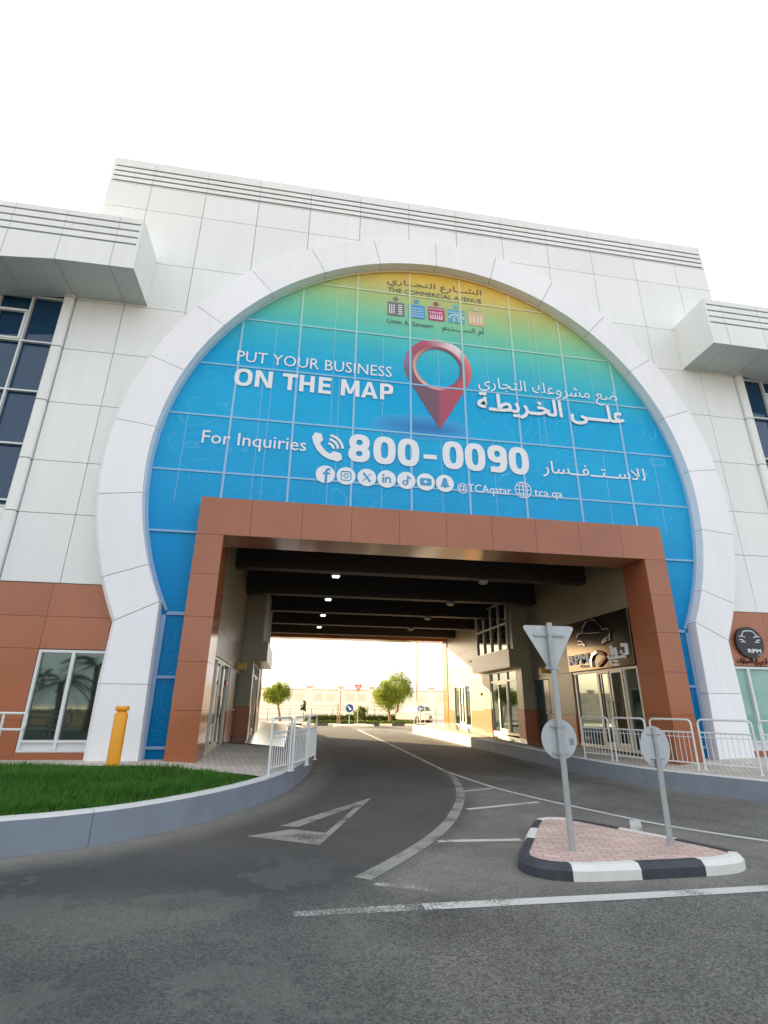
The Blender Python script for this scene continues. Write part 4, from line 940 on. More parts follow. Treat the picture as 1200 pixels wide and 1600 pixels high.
for t in TT:
    ro = pin_outer(t); ri = Rh + .10
    for k in range(K):
        r0 = ri + (ro - ri)*k/(K-1); V.append((pc[0] + r0*math.cos(R(t)), pc[1] + r0*math.sin(R(t))))
        c = ramp_c(outer_st, t); e = .85 + .3*k/(K-1) if not 215 < t < 325 else 1.0
        Cc.append(tuple(min(1, v*e) for v in c))
n = len(TT)
for i in range(n):
    j = (i+1) % n
    for k in range(K-1): F.append((i*K+k, i*K+k+1, j*K+k+1, j*K+k))
# shadow printed under the tip
Vs, Fs, Cs = [(-.4, 9.42)], [], [L3(0, 112, 176)]
bgc = lambda z: L3(30, 162, 216)
sh = MB()
pin = vprint('map_pin', V, F, Cc, -.010, ban, 'red map pin with round hole')
V, F, Cc = [], [], []
for t in TT:
    for rr, f_ in ((Rh, .8), (Rh + .05, 1.0), (Rh + .105, 1.0)):
        V.append((pc[0] + .02*0 + rr*math.cos(R(t)), pc[1] + rr*math.sin(R(t)))); Cc.append(tuple(v*f_ for v in ramp_c(rim_st, t)))
for i in range(n):
    j = (i+1) % n
    for k in range(2): F.append((i*3+k, i*3+k+1, j*3+k+1, j*3+k))
vprint('pin_rim', V, F, Cc, -.014, pin)
V, F, Cc = [(-.35, 9.46)], [], [L3(0, 108, 172)]
for ring, (rx, rz) in enumerate(((.45, .09), (1.0, .24), (1.55, .42))):
    for k in range(28):
        t = 2*math.pi*k/28; V.append((-.35 + rx*math.cos(t) - .1*ring, 9.46 + rz*math.sin(t))); Cc.append(L3(*[(0, 118, 184), (12, 140, 202), (28, 161, 216)][ring]))
for k in range(28):
    j = (k+1) % 28; F.append((0, 1+k, 1+j))
    for q in range(2): F.append((1+28*q+k, 1+28*q+j, 29+28*q+j, 29+28*q+k))
F2 = [f for f in F]; vprint('pin_ground_print', V, F2, Cc, -.006, ban)

# ------------------------------------------------------------------ shop signs
X0 = 5.735
def wallpt(p, d): return (X0 - d, p[0], p[1])
sg = thing('shop_sign', 'black shop fascia with chrome car outline and RPM lettering above the right shopfront', 'sign', (5.74, 2.55, 2.92))
MB().bbox(5.66, 5.755, .68, 4.44, 2.925, 4.52, .006).build('panel', M['signblack'], sg)
mb = MB(); B_ = [(3.6, 4.05), (3.59, 3.72), (3.14, 3.64), (2.09, 3.59), (1.7, 3.67), (1.53, 3.96), (1.97, 4.07), (2.31, 4.38), (2.6, 4.45), (2.89, 4.43), (3.16, 4.23)]
mb.add([wallpt(p, .10) for p in B_] + [wallpt(p, .07) for p in B_], [tuple(range(len(B_)))] + [(i, (i+1) % len(B_), len(B_)+(i+1) % len(B_), len(B_)+i) for i in range(len(B_))]); cb = mb.build('car_shape', M['blackgloss'], sg)
mb = MB()
for pl, r in (([(3.21, 4.13), (3.12, 4.29), (2.89, 4.44), (2.57, 4.46), (2.31, 4.38), (2.12, 4.24), (1.97, 4.07)], .018), ([(3.24, 4.12), (2.78, 4.04), (2.18, 4.0)], .010), ([(2.02, 4.07), (1.69, 4.05), (1.54, 3.94)], .024), ([(3.6, 4.0), (3.5, 4.1), (3.22, 4.12)], .022),
              ([(3.55, 3.88), (3.31, 3.85), (3.1, 3.69)], .024), ([(3.58, 3.76), (3.31, 3.75), (3.13, 3.68)], .022), ([(2.12, 3.67), (1.95, 3.78), (1.69, 3.8)], .024), ([(2.08, 3.65), (1.87, 3.73), (1.68, 3.70), (1.65, 3.9)], .022)):
    mb.tube([wallpt(p, .11) for p in pl], r, 6)
mb.build('chrome_outline', M['chrome'], cb)
def onwall(x, y, z): return (X0 - .075 + (y + .012), -x, z)       # text laid on the passage wall, reading right
text('RPM', -4.30, -3.02, 3.15, .29, M['letter'], sg, fn=onwall, bold=.03, ext=.05)
text('Cars', -3.62, -3.02, 3.01, .10, M['letter'], sg, fn=onwall, bold=.02, ext=.03)
def bars(mb, pts, w, d0, d1):
    P = np.array(pts, float); t = np.gradient(P, axis=0); t /= np.hypot(*t.T)[:, None]; nn = np.c_[-t[:, 1], t[:, 0]]*w/2; n = len(P); A, B = P + nn, P - nn
    vs = [wallpt(p, d1) for p in A] + [wallpt(p, d1) for p in B] + [wallpt(p, d0) for p in A] + [wallpt(p, d0) for p in B]
    fs = [(i, i+1, n+i+1, n+i) for i in range(n-1)] + [(i, 2*n+i, 2*n+i+1, i+1) for i in range(n-1)] + [(n+i, n+i+1, 3*n+i+1, 3*n+i) for i in range(n-1)] + [(0, n, 3*n, 2*n), (n-1, 3*n-1, 4*n-1, 2*n-1)]
    mb.add(vs, fs)
mb = MB(); bars(mb, [(2.45, 3.43), (2.16, 3.34), (1.99, 3.23), (2.21, 3.11), (2.46, 3.01)], .10, .07, .14); gau = mb.build('gauge_arc', M['red'], sg)
mb = MB(); bars(mb, [(2.84, 3.0), (2.87, 3.19), (2.72, 3.36), (2.46, 3.43)], .085, .07, .139); mb.build('dark_half', M['chrome'], gau)
mb = MB()
bars(mb, [(1.14, 3.50), (.93, 3.49), (.93, 3.24), (1.10, 3.22)], .11, .07, .13); bars(mb, [(1.2, 3.19), (1.02, 3.15)], .06, .07, .12)
bars(mb, [(1.70, 3.53), (1.63, 3.24)], .10, .07, .13); bars(mb, [(1.50, 3.46), (1.45, 3.22)], .09, .07, .131); bars(mb, [(1.89, 3.27), (1.86, 3.19), (1.22, 3.17)], .07, .07, .132); bars(mb, [(1.24, 3.28), (1.16, 3.34)], .06, .07, .12)
bars(mb, [(1.80, 3.13), (1.77, 2.99), (1.40, 2.97)], .05, .07, .12); bars(mb, [(1.68, 3.10), (1.42, 3.07)], .05, .07, .12)
mb.build('lettering', M['letter'], sg, 'white block Arabic letters')
ds = thing('round_shop_sign', 'round charcoal sign with white car outline and RPM on the red wall beside the arch', 'sign', (8.79, -.02, 3.53))
MB().cyl((8.79, .018, 3.53), (8.79, -.07, 3.53), .43, n=40).build('disc', M['charcoal'], ds, smooth=True)
mb = MB()
for pl in ([(8.55, 3.70), (8.63, 3.82), (8.72, 3.85), (8.86, 3.85), (8.96, 3.82), (9.05, 3.70)], [(8.47, 3.69), (8.58, 3.70), (8.66, 3.66)], [(9.12, 3.69), (9.02, 3.70), (8.93, 3.66)], [(8.46, 3.60), (8.56, 3.60), (8.64, 3.52)], [(9.13, 3.60), (9.03, 3.60), (8.95, 3.52)], [(8.50, 3.54), (8.58, 3.54)], [(9.08, 3.54), (9.0, 3.54)]):
    thick(mb, pl, .024, -.078)
mb.build('car_outline', M['letter'], ds, fix=False)
text('RPM', 8.66, 9.08, 3.25, .10, M['letter'], ds, y=-.076, bold=.03); text('Cars', 8.95, 9.07, 3.19, .035, M['letter'], ds, y=-.076)
tx = thing('wall_lettering', 'small dark brown Arabic letters on the red wall under the round sign', 'lettering', (8.8, 0, 2.98))
text(arabic('آر بي إم للسيارات'), 8.32, 9.28, 2.98, .12, M['brownletter'], tx, y=.012, bold=.02, ext=.02, name='word', ref=.714)

# ------------------------------------------------------------------ lamps and boxes inside the passage
for k, y in enumerate((3.02, 6.90, 10.70, 14.5)):
    for sx, nm in ((-2.66, 'lit'), (2.2, 'unlit')):
        w = ('nearest', 'second', 'third', 'farthest')[k]
        o = thing('ceiling_light', f'{nm} bulkhead lamp under the {w} ceiling beam of the passage', 'ceiling light', (sx, y, 5.7), group='bulkhead lamps under the passage beams')
        MB().bbox(sx - .14, sx + .14, y - .09, y + .09, 5.60, 5.699, .012).build('housing', M['galv'], o)
        b_ = MB(); b_.box(sx - .095, sx + .095, y - .07, y + .07, 5.56, 5.598); b_.build('diffuser', M['lamp_on'] if nm == 'lit' else M['lamp_off'], o)
for s, y, z, lb in ((1, 6.15, 2.98, 'amber warning box on the right passage wall beside the green door'), (-1, 6.2, 2.9, 'amber warning box on the left passage wall before the projecting bay')):
    o = thing('warning_box', lb, 'warning box', (s*5.74, y, z))
    MB().bbox(s*5.42, s*5.73, y - .05, y + .05, z, z + .22, .012).build('box', M['amber'], o)
    MB().tube([(s*5.6, y, z + .22), (s*5.6, y, z + .32), (s*5.735, y, z + .32)], .012, 6).build('bracket', M['black'], o)
o = thing('alarm_bell', 'small brown alarm box on the sunlit wall past the right bay', 'alarm', (5.7, 13.1, 2.72)); MB().bbox(5.62, 5.735, 12.95, 13.25, 2.62, 2.85, .01).build('box', mat('alarm_brown', (.35, .14, .03), .4), o)
MB().cyl((5.735, 13.6, 2.38), (5.60, 13.6, 2.38), .07, n=14).build('sounder', M['black'], o)
o = thing('wall_light', 'white twin floodlight fixed high on the sunlit far right passage wall', 'wall light', (5.7, 14.9, 4.1))
for dy in (-.14, .14): MB().bbox(5.50, 5.70, 14.9 + dy - .1, 14.9 + dy + .1, 4.02, 4.14, .012).build('head', M['frame'], o)
MB().box(5.70, 5.735, 14.65, 15.15, 4.04, 4.12).build('bracket', M['frame'], o)
o = thing('alarm_bell', 'small red alarm box on the left shopfront inside the passage', 'alarm', (-5.7, 3.3, 2.3)); MB().bbox(-5.735, -5.66, 3.15, 3.45, 2.28, 2.40, .01).build('box', M['red'], o)

# ------------------------------------------------------------------ railings
def make_panel(w, label, group):
    h = 1.08; r = .024; o = thing('railing_panel', label, 'railing', group=group)
    arc = [(.10*(1 - math.cos(t)), .10*math.sin(t)) for t in np.linspace(0, math.pi/2, 6)]
    path = [(0, 0, 0.01)] + [(a, 0, h - .10 + b) for a, b in arc] + [(w - a, 0, h - .10 + b) for a, b in arc[::-1]] + [(w, 0, .01)]
    MB().tube(path, r, 10).build('frame', M['rail'], o, smooth=True)
    mb = MB(); mb.cyl((r, 0, .80), (w - r, 0, .80), .019, n=8); mb.build('mid_rail', M['rail'], o, smooth=True)
    mb = MB(); mb.cyl((r, 0, .14), (w - r, 0, .14), .017, n=8); mb.build('bottom_rail', M['rail'], o, smooth=True)
    mb = MB(); k = int(w/.105)
    for i in range(1, k): x = w*i/k; mb.cyl((x, 0, .14), (x, 0, .80), .0085, n=6)
    mb.cyl((r, 0, .70), (w - r, 0, .70), .009, n=6)
    mb.build('baluster', M['rail'], o, smooth=True)
    for x in (0, w): MB().cyl((x, 0, 0), (x, 0, .014), .055, n=12).build('foot_plate', M['rail'], o)
    return o
def place_panels(segs, L, labels, group):
    src = {}
    for (a, b), lb in zip(segs, labels):
        w = round(math.hypot(b[0]-a[0], b[1]-a[1]), 2)
        z = float(pave_z(np.array([a]), L)[0]); rz = math.atan2(b[1]-a[1], b[0]-a[0])
        o = make_panel(w, lb, group); o.location = (a[0], a[1], z); o.rotation_euler = (0, 0, rz)
gr = 'white tubular railings along the kerbs'
place_panels([((-4.12, -1.42), (-3.72, -.52)), ((-3.66, -.40), (-3.34, .62)), ((-3.30, .74), (-3.08, 1.90))], KLr,
             ['white railing panel nearest the grass on the left kerb', 'white railing panel between two others on the left kerb', 'white railing panel deepest into the passage on the left kerb'], gr)
place_panels([((4.58, 2.02), (4.86, 1.10)), ((4.90, .96), (5.20, -.02)), ((5.25, -.16), (5.66, -1.12)), ((5.74, -1.24), (6.24, -2.26)), ((6.31, -2.38), (7.0, -3.4)), ((7.06, -3.5), (7.8, -4.4))], KRr,
             ['white railing panel on the right kerb in front of the shop door', 'white railing panel on the right kerb in front of the brown jamb', 'white railing panel behind the short round sign', 'white railing panel in front of the right foot of the arch', 'white railing panel in front of the right shop window, cut by the photo edge', 'white railing panel just beyond the right edge of the photo'], gr)
# ramp handrails at the far left
def handrail(x0, x1, y, zb, ztop, label, bend):
    o = thing('ramp_handrail', label, 'handrail', (x1, y, zb), group='white ramp handrails at the far left')
    p = [(x0, y, ztop + .02)] + [(x1 - .07, y, ztop)] + [(x1 - .07 + .07*math.sin(t), y, ztop - .07 + .07*math.cos(t)) for t in np.linspace(.3, math.pi/2, 5)] + [(x1, y, ztop - .23)] + [(x1 - .07 + .07*math.cos(t), y, ztop - .23 - .07*math.sin(t)) for t in np.linspace(.3, math.pi/2, 5)] + [(x0, y, ztop - .28)]
    MB().tube(p, .024, 10).build('rail', M['rail'], o, smooth=True)
    for k, x in enumerate((x1 - .42, x1 - 2.2)):
        MB().cyl((x, y + .001, zb), (x, y + .001, ztop - .0), .024, n=10).build('post', M['rail'], o, smooth=True)
    MB().cyl((x0, y, zb + .12), (x1 - .42, y, zb + .12), .018, n=8).build('bottom_rail', M['rail'], o, smooth=True)
handrail(-14, -8.93, -1.05, .62, 1.55, 'white double handrail with looped end in front of the left shop window', 1)
handrail(-14, -9.27, -1.65, .60, 1.42, 'white handrail whose looped end just shows at the left photo edge', 1)

# ------------------------------------------------------------------ yellow bollard
bx, by_, bz = -7.13, -1.18, .62
o = thing('bollard', 'yellow painted steel bollard with flat cap at the back of the lawn', 'bollard', (bx, by_, bz))
MB().lathe([(.125, -.1), (.125, .93), (.118, .95)], (bx, by_, bz), 28).build('body', M['yellow'], o, smooth=True)
MB().lathe([(.095, .94), (.095, 1.0)], (bx, by_, bz), 28).build('neck', M['yellow'], o, smooth=True)
MB().lathe([(.125, 1.0), (.132, 1.012), (.132, 1.075), (.125, 1.085)], (bx, by_, bz), 28).build('cap', M['yellow'], o, smooth=True)

# ------------------------------------------------------------------ traffic island and the two signs on it
isl = smooth([(-.95, -6.20), (-1.06, -6.50), (-.92, -6.80), (-.55, -6.95), (.2, -6.95), (1.0, -6.93), (1.48, -6.86), (1.74, -6.66), (1.70, -6.36), (1.40, -5.72), (1.03, -5.02), (.74, -4.48), (.42, -4.28), (.10, -4.38), (-.12, -4.70), (-.55, -5.50)], 1)
isl = resample(isl + [isl[0]], .05)[:-1]
cen = isl.mean(0)
def inset(P, d):
    t = np.roll(P, -1, 0) - np.roll(P, 1, 0); t /= np.hypot(*t.T)[:, None]; nn = np.c_[-t[:, 1], t[:, 0]]
    return P + nn*d
def ccw(P): return 0.5*np.sum(P[:, 0]*np.roll(P[:, 1], -1) - np.roll(P[:, 0], -1)*P[:, 1]) > 0
if not ccw(isl): isl = isl[::-1]
i1, i2 = inset(isl, .045), inset(isl, .14)
mb = MB(); mb.add([(*p, .136) for p in i2], [tuple(range(len(i2)))]); islo = struct('traffic_island', mb, M['paver_red'], fix=False)
# kerb stones: boundaries measured along the outline, alternating black and white
i_start = int(np.argmin(np.hypot(isl[:, 0] + .60, isl[:, 1] + 6.95)))
P0 = np.roll(isl, -i_start, 0); P1 = np.roll(i1, -i_start, 0); P2_ = np.roll(i2, -i_start, 0); nI = len(P0)
cum = np.r_[0, np.cumsum(np.hypot(*np.diff(np.r_[P0, P0[:1]], axis=0).T))]; tot = cum[-1]
bounds = [0, .80, 1.62, 2.45, 3.25, 4.05, 4.85, 5.60, 6.25, 6.90, 7.25, tot] if tot > 7.5 else list(np.arange(0, tot, .8)) + [tot]
if len(bounds) % 2 == 0: del bounds[-2]
for k, (a, b) in enumerate(zip(bounds[:-1], bounds[1:])):
    ids = [i for i in range(nI + 1) if a - .026 <= cum[i] <= b + .026]
    if len(ids) < 2: continue
    mb = MB(); vs = []
    for q, i in enumerate(ids):
        w = .004 if q == 0 else (-.004 if q == len(ids)-1 else 0)
        j = i % nI; t = P0[(j+1) % nI] - P0[j]; t = t/np.hypot(*t)*w
        vs += [(*(P0[j] + t), -.01), (*(P0[j] + t), .095), (*(P1[j] + t), .148), (*(P2_[j] + t), .15), (*(P2_[j] + t), .10)]
    n = len(ids); fs = [(5*i+q, 5*i+q+1, 5*i+5+q+1, 5*i+5+q) for i in range(n-1) for q in range(4)] + [(0, 1, 2, 3, 4), tuple(5*(n-1)+q for q in (4, 3, 2, 1, 0))]
    mb.add(vs, fs); mb.build('kerb_stone', M['kerb_white'] if k % 2 == 0 else M['kerb_black'], islo)
def rrect_tri(cx, cz, w, h, r=.05):      # inverted triangle, rounded corners
    pts = [(cx - w/2, cz + h*.5), (cx + w/2, cz + h*.5), (cx, cz - h*.5)]; out = []
    for i in range(3):
        a, b, c = Vector(pts[i-1]), Vector(pts[i]), Vector(pts[(i+1) % 3])
        u = (a - b).normalized(); v = (c - b).normalized(); p, q = b + u*r*1.5, b + v*r*1.5
        for t in np.linspace(0, 1, 5): out.append(tuple(p*(1-t)**2 + b*2*t*(1-t) + q*t*t))
    return out
px, py = -.27, -6.27
lean = -.012
s1 = thing('traffic_sign', 'tall grey pole with triangular sign over a round sign, both seen from behind', 'traffic sign', (px, py, .136))
MB().cyl((px, py, .05), (px - .01, py, 2.86), .038, n=14).build('pole', M['galv'], s1, smooth=True)
MB().prism(rrect_tri(px, 2.50, .79, .66), 'y', py + .055, py + .062).build('triangular_plate', M['plate'], s1)
for z, w in ((2.70, .46), (2.26, .20)):
    mb = MB(); mb.bbox(px - w/2, px + w/2, py + .035, py + .056, z - .018, z + .018, .004); mb.box(px - .046, px + .046, py - .046, py - .039, z - .018, z + .018); mb.box(px - .046, px - .039, py - .045, py + .036, z - .018, z + .018); mb.box(px + .039, px + .046, py - .045, py + .036, z - .018, z + .018)
    mb.build('clamp', M['galv'], s1)
pl = MB().cyl((px, py + .056, 1.375), (px, py + .063, 1.375), .245, n=40).build('round_plate', M['plate'], s1)
for z in (1.53, 1.21):
    mb = MB(); mb.bbox(px - .11, px + .11, py + .035, py + .055, z - .016, z + .016, .004); mb.box(px - .046, px + .046, py - .046, py - .039, z - .016, z + .016); mb.box(px - .046, px - .039, py - .045, py + .036, z - .016, z + .016); mb.box(px + .039, px + .046, py - .045, py + .036, z - .016, z + .016)
    mb.build('clamp', M['galv'], s1)
MB().box(px + .14, px + .20, py + .052, py + .0555, 1.30, 1.38).build('sticker', mat('grey_sticker', (.25, .27, .33), .5), pl)
qx, qy = 1.11, -6.18; rot = R(-13)
s2 = thing('traffic_sign', 'short grey pole with one round sign turned edgeways, seen from behind', 'traffic sign', (qx, qy, .136))
MB().cyl((qx, qy, .05), (qx + .02, qy, 1.12), .036, n=14).build('pole', M['galv'], s2, smooth=True)
nrm = Vector((math.sin(rot), math.cos(rot), 0)); c_ = Vector((qx + .05, qy, 1.27))
MB().cyl(c_ + nrm*.05, c_ + nrm*.057, .262, n=40).build('round_plate', M['plate'], s2)
mb = MB(); tv = Vector((math.cos(rot), -math.sin(rot), 0))
mb.tube([c_ + nrm*.03 + Vector((0, 0, -.30)), c_ + nrm*.03 + Vector((0, 0, .25))], .026, 4); 
for z in (-.14, .16): mb.tube([c_ + nrm*.045 - tv*.12 + Vector((0, 0, z)), c_ + nrm*.045 + tv*.12 + Vector((0, 0, z))], .012, 4)
mb.build('bracket', M['galv'], s2)

# ------------------------------------------------------------------ lawn: many blades, one object
pg = resample(polyG + [polyG[0]], .2)[:-1]
lo, hi = pg.min(0), pg.max(0); lo[0] = max(lo[0], -13)
q = np.random.rand(9000, 2)*(hi - lo) + lo; q = np.repeat(q, 30, 0); hc = np.repeat(.6 + .7*np.random.rand(9000), 30); q = q + np.random.normal(size=q.shape)*.035; k_ = inside(q, pg); q = q[k_]; hc = hc[k_]
nb = len(q); z = pave_z(q, KLr) - .10
edge = np.clip(dist(q, pg)/.25, .7, 1)
h = (.08 + .10*np.random.rand(nb))*edge*hc*(1 + .2*np.sin(q[:, 0]*2.1 + 1.3*np.sin(q[:, 1]*3))); a = np.random.rand(nb)*2*np.pi; w = .008 + .012*np.random.rand(nb)
ln = (np.random.rand(nb, 2) - .5)*h[:, None]*1.3
b0 = np.c_[q + np.c_[np.cos(a), np.sin(a)]*w[:, None], z]; b1 = np.c_[q - np.c_[np.cos(a), np.sin(a)]*w[:, None], z]; tp = np.c_[q + ln, z + h]
V = np.stack([b0, b1, tp], 1).reshape(-1, 3); F = np.arange(3*nb).reshape(-1, 3)
gob = np_mesh('grass', V, F, M['grass'], kind='stuff'); gob['label'] = 'thick green lawn grass filling the raised bed behind the left kerb'; gob['category'] = 'grass'

# ------------------------------------------------------------------ trees and hedges
def leaves(centers, n_per, spread, size, rng):
    C = np.repeat(np.array(centers, float), n_per, 0); n = len(C)
    sp = np.repeat(np.array(spread, float).reshape(-1, 1) if np.ndim(spread) else np.full((len(centers), 1), spread), n_per, 0)
    d = rng.normal(size=(n, 3)); d /= np.linalg.norm(d, axis=1)[:, None]; p = C + d*sp*rng.random((n, 1))**.45
    u = rng.normal(size=(n, 3)); u /= np.linalg.norm(u, axis=1)[:, None]; v = np.cross(u, rng.normal(size=(n, 3))); v /= np.linalg.norm(v, axis=1)[:, None]
    s = size*(.6 + .8*rng.random((n, 1)))
    V = np.stack([p - u*s, p - v*s*.45, p + u*s, p + v*s*.45], 1).reshape(-1, 3); return V, np.arange(4*n).reshape(-1, 4)
def tree(name, label, cat, x, y, zc, rx, rz, trunk, seed, leaf='leaf', nclump=34, per=70, size=.085, group=None, bushy=False):
    rng = np.random.default_rng(seed); zb = G(y); o = thing(name, label, cat, (x, y, zb), group=group)
    cs = []
    for _ in range(nclump):
        d = rng.normal(size=3); d /= np.linalg.norm(d); r = rng.random()**.35
        cs.append((x + d[0]*rx*r*.85, y + d[1]*rx*r*.85, zc + d[2]*rz*r*.85))
    V, F = leaves(cs, per, rng.uniform(.2, .42, nclump)*rx, size, rng)
    np_mesh('crown', V - np.array([x, y, zb]), F, M[leaf], o)
    mb = MB(); fork = Vector((x, y, zc - rz*.75)); base = Vector((trunk, y, zb - .05))
    mb.tube([base, base.lerp(fork, .5) + Vector((.04, 0, 0)), fork], [.12*rx/1.5 + .03, .09*rx/1.5 + .02, .075*rx/1.5 + .015], 8)
    for c in cs[::6]: mb.tube([fork - Vector((0, 0, .1)), fork.lerp(Vector(c), .5) + Vector((0, 0, .08)), Vector(c)], [.05*rx/1.5, .035*rx/1.5, .012], 5)
    mb.build('trunk', M['trunk'], o)
    return o
tree('street_tree', 'round yellow-green tree at the left side of the passage view', 'tree', -5.13, 36, 2.72, 1.3, .88, -4.75, 3, nclump=52, per=110, group='trees beyond the passage')
tree('street_tree', 'drooping yellow-green tree in front of the cream wall, nearest the white car', 'tree', 4.55, 35.4, 2.65, 1.65, 1.3, 4.8, 5, nclump=60, per=110, group='trees beyond the passage')
tree('street_tree', 'taller light green tree rising behind the drooping tree', 'tree', 6.0, 38.0, 3.35, 1.6, 1.6, 5.7, 8, nclump=54, per=90, group='trees beyond the passage')
tree('round_bush', 'dark green clipped round bush behind the give way sign', 'bush', 2.0, 34.6, 1.25, .72, .62, 2.0, 9, leaf='leaf_dark', nclump=36, per=80, size=.055)
tree('shrub', 'slim small shrub in front of the cream wall', 'shrub', -2.85, 34.5, 1.65, .28, .62, -2.8, 12, leaf='leaf_dark', nclump=22, per=40, size=.06)
def hedge(x0, x1, y0, y1, h, label, seed, n):
    rng = np.random.default_rng(seed); cs = np.c_[rng.uniform(x0, x1, n), rng.uniform(y0, y1, n), G(y0) + rng.uniform(.05, h, n)]
    V, F = leaves(cs, 26, .13, .055, rng); o = np_mesh('hedge', V, F, M['leaf_dark'], kind='stuff'); tag(o, label, 'hedge')
hedge(-2.6, 9.0, 37.0, 37.6, .55, 'low clipped hedge along the foot of the cream boundary wall', 4, 1000)
hedge(-2.4, 6.2, 31.0, 33.2, .22, 'bright green ground cover on the verge behind the far kerb', 6, 1500)

# ------------------------------------------------------------------ across the junction
# far kerb, black and white
mb, mw_ = MB(), MB(); yk = 30.1
far = struct('far_kerb', MB().box(-40, 40, yk + .15, yk + 4.2, .3, G(yk) + .14), M['sand'])
x = -30.0; k = 0
wm, bm_ = MB(), MB()
while x < 30:
    (wm if k % 2 else bm_).box(x + .004, x + .996, yk, yk + .149, .25, G(yk) + .16); x += 1; k += 1
wm.build('white_kerb_stone', M['kerb_white'], far); bm_.build('black_kerb_stone', M['kerb_black'], far)
mb = MB(); mb.bbox(-.6, 2.4, 28.7, 30.0, .25, G(29) + .13, .05); fi = struct('far_island', mb, M['kerb_white'])
# cream boundary wall with pilasters and recessed panels
W0 = thing('boundary_wall', 'long cream boundary wall with capped pilasters and recessed panels beyond the road', 'wall', (0, 46, .5))
MB().box(-60, 60, 46.0, 46.3, .4, 3.33).build('wall', M['wallpaint'], W0)
mb = MB(); pn = MB(); cp = MB()
for i in range(-18, 19):
    x = 1.2 + 3.32*i
    if abs(x) > 59: continue
    mb.box(x - .24, x + .24, 45.86, 46.36, .4, 3.52); cp.bbox(x - .34, x + .34, 45.78, 46.44, 3.522, 3.78, .05)
    cp.box(x + .24, x + 3.08, 45.93, 46.36, 3.332, 3.42)
    for a, b in ((.55, 1.5), (1.8, 2.75)):
        pn.box(x + a, x + b, 45.965, 45.999, 2.25, 3.0)
    pn.box(x + .26, x + 3.06, 45.955, 45.998, 1.72, 1.80)
mb.build('pilaster', M['wallpaint'], W0); cp.build('coping', mat('pink_cap', (.62, .45, .36), .8), W0); pn.build('moulding', mat('panel_cream', (.66, .62, .56), .85), W0)
# thin fence in front of it
fe = thing('fence', 'thin metal fence of posts and two rails running before the cream wall', 'fence', (0, 39.5, .43))
mb = MB()
for z in (.62, 1.05): mb.cyl((-14, 39.5, .43 + z), (14, 39.5, .43 + z), .022, n=6)
mb.build('rail', M['galv'], fe)
for i in range(-7, 8): MB().cyl((2.0*i, 39.5 + .03, .4), (2.0*i, 39.5 + .03, 1.52), .03, n=8).build('post', mat('rust_post', (.3, .16, .1), .7) if i == -7 else bpy.data.materials['rust_post'], fe)
# signs on the far island
def far_pole(o, x, y, z1): MB().cyl((x, y, G(y) + .1), (x, y, z1), .035, n=10).build('pole', M['galv'], o)
o = thing('traffic_sign', 'red bordered give way triangle on a pole beyond the passage', 'traffic sign', (1.2, 29.5, .44)); far_pole(o, 1.2, 29.5, 3.3)
MB().prism(rrect_tri(1.2, 3.05, .64, .56, .03), 'y', 29.44, 29.455).build('border', M['sign_red'], o); MB().prism(rrect_tri(1.2, 3.08, .40, .34, .02), 'y', 29.43, 29.439).build('face', mat('sign_pink', (.62, .4, .36), .5), o)
def arrow(mb, cx, cz, s, ang, y):
    pts = [(-.5, .09), (.1, .09), (.1, .26), (.5, 0), (.1, -.26), (.1, -.09), (-.5, -.09)]; c, d = math.cos(ang), math.sin(ang)
    flat(mb, [(cx + s*(a*c - b*d), cz + s*(a*d + b*c)) for a, b in pts], y)
def blue_sign(x, y, z, r, ang, label, zt):
    o = thing('traffic_sign', label, 'traffic sign', (x, y, G(y) + .1)); far_pole(o, x, y, zt)
    MB().cyl((x, y - .055, z), (x, y - .04, z), r, n=32).build('disc', M['blue_sign'], o); mb = MB(); arrow(mb, x, z, r*1.3, ang, y - .06); mb.build('arrow', M['sign_white'], o, fix=False)
blue_sign(.55, 29.4, 1.60, .30, R(-45), 'round blue sign with white arrow pointing down right', 1.75)
blue_sign(6.05, 29.0, 1.62, .24, R(180), 'round blue sign with white arrow at the far right pavement', 1.75)
for x, zt, lb in ((-.32, 1.85, 'short brown post on the far island'), (-.16, 2.85, 'tall brown post on the far island, left of the blue sign')):
    o = thing('post', lb, 'post', (x, 29.6, .45)); MB().cyl((x, 29.6, .4), (x, 29.6, zt), .045, n=10).build('shaft', bpy.data.materials['rust_post'], o); MB().cyl((x, 29.6, zt), (x, 29.6, zt + .03), .055, n=10).build('cap', M['black'], o)
fr_ = thing('far_railing', 'pale railing on the far right pavement beyond the passage', 'railing', (6.5, 25.5, .7))
for k, x in enumerate((4.75, 5.0, 5.2, 5.55, 7.0, 8.5)): MB().cyl((x, 25.5, .6), (x, 25.5, 1.75), .035, n=8).build('post', M['sand'], fr_)
mb = MB(); mb.cyl((5.55, 25.5, 1.25), (10, 25.5, 1.25), .03, n=8); mb.cyl((5.55, 25.5, .9), (10, 25.5, .9), .03, n=8); mb.build('rail', M['sand'], fr_)
# lamp post
lp = thing('street_lamp', 'tall thin street lamp post beyond the right side of the passage', 'street lamp', (7.8, 38, .42))
MB().cyl((7.8, 38, .4), (7.8, 38, 7.6), .11, .06, 12).build('post', mat('lamp_post_paint', (.5, .4, .33), .5), lp, smooth=True)
MB().bbox(7.68, 7.92, 37.5, 38.05, 7.6, 7.72, .02).build('lamp_head', M['frame'], lp)
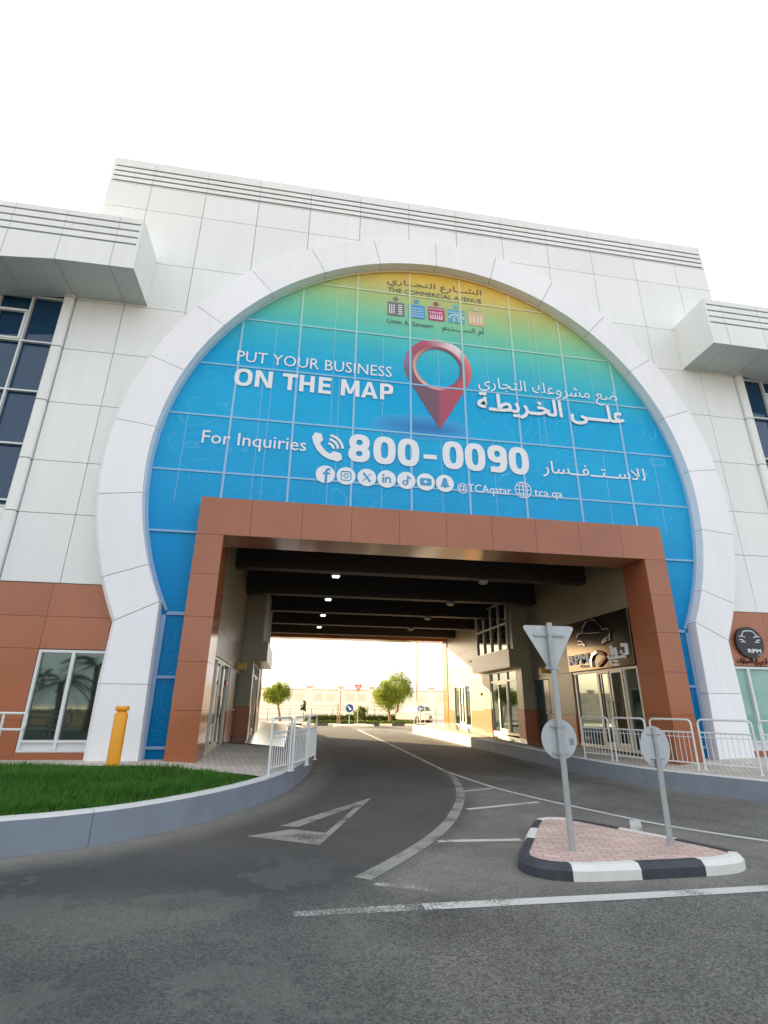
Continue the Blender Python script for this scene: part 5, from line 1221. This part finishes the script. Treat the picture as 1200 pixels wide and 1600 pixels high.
# white car parked by the hedge, seen side on
cx, cy, cz = 5.75, 36.2, .40
car = thing('parked_car', 'white car parked by the hedge in front of the cream wall', 'car', (cx + 2.1, cy, cz))
prof = [(0, .35), (.02, .72), (.25, .86), (.95, .95), (1.5, 1.36), (1.9, 1.45), (3.0, 1.44), (3.7, 1.02), (4.2, .95), (4.3, .6), (4.25, .32), (3.75, .25), (3.72, .42), (3.5, .58), (3.25, .58), (3.05, .42), (3.02, .25), (1.2, .25), (1.17, .42), (1.0, .58), (.75, .58), (.52, .42), (.5, .25)]
MB().prism([(cx + a, cz + b) for a, b in prof], 'y', cy - .85, cy + .85).build('body', M['car'], car)
mb = MB()
for pg_ in ([(1.12, .98), (1.56, 1.32), (2.25, 1.38), (2.25, .98)], [(2.33, .98), (2.33, 1.38), (2.95, 1.37), (3.45, 1.02)]): mb.prism([(cx + a, cz + b) for a, b in pg_], 'y', cy - .856, cy - .852)
mb.build('window', M['glass'], car)
for a in (.85, 3.38):
    wq = MB().cyl((cx + a, cy - .86, cz + .31), (cx + a, cy - .64, cz + .31), .31, n=20).build('wheel', M['tyre'], car)
    MB().cyl((cx + a, cy - .866, cz + .31), (cx + a, cy - .861, cz + .31), .18, n=16).build('rim', M['chrome'], wq)
MB().bbox(cx - .012, cx + .12, cy - .84, cy - .5, cz + .62, cz + .76, .01).build('headlight', M['letter'], car)
car.rotation_euler = (0, 0, R(48)); car.location = (7.3, 36.4, cz)

# ------------------------------------------------------------------ behind the camera (seen in the window reflections)
def palm(x, y, h, label, seed):
    rng = np.random.default_rng(seed); o = thing('palm_tree', label, 'palm', (x, y, 0)); MB().tube([(x, y, -.05), (x + .15, y, h*.5), (x, y, h)], [.26, .2, .17], 10).build('trunk', M['trunk'], o)
    V, F = [], []
    for k in range(26):
        a = rng.random()*2*math.pi; el = rng.uniform(-.3, 1.1); L = rng.uniform(1.9, 2.6); dx, dy = math.cos(a), math.sin(a)
        for t in np.linspace(.12, 1, 16):
            p = np.array([x + dx*L*t*math.cos(el*(1-t*.4)), y + dy*L*t*math.cos(el*(1-t*.4)), h + L*(math.sin(el)*t - .75*t*t)])
            for sgn in (-1, 1):
                sd_ = np.array([-dy, dx, 0])*sgn; ll = .5*(1 - .6*t); b = len(V)
                V += [p, p + np.array([dx, dy, 0])*.09, p + sd_*ll + np.array([dx*.2, dy*.2, -.18])]; F.append((b, b+1, b+2))
    np_mesh('crown', np.array(V) - np.array([x, y, 0]), np.array(F), M['palm'], o)
palm(-17.9, -23, 3.0, 'palm behind the camera, mirrored in the left half of the left shop window', 1)
palm(-17.2, -26.5, 4.2, 'palm behind the camera, mirrored in the right half of the left shop window', 2)
o = thing('low_wall', 'low wall behind the camera, mirrored in the ground floor windows', 'wall', (0, -36, 0)); MB().box(-70, 70, -36.2, -36, -.05, 1.3).build('wall', M['brown_dark'], o); MB().box(-70, 70, -36.25, -35.95, 1.301, 1.4).build('coping', M['kerbtop'], o)

def shade_tree(x, y, zc, rx, label, seed): tree('leafy_tree', label, 'tree', x, y, zc, rx, rx*.8, x, seed, leaf='leaf_dark', nclump=40, per=60, size=.2)
shade_tree(-27, -34, 4.2, 3.2, 'leafy tree behind the camera, left of the palms', 21)
shade_tree(-8, -31, 3.6, 2.6, 'leafy tree behind the camera, right of the palms', 22)
shade_tree(14, -34, 4.4, 3.4, 'leafy tree behind the camera, mirrored in the right shop window', 23)
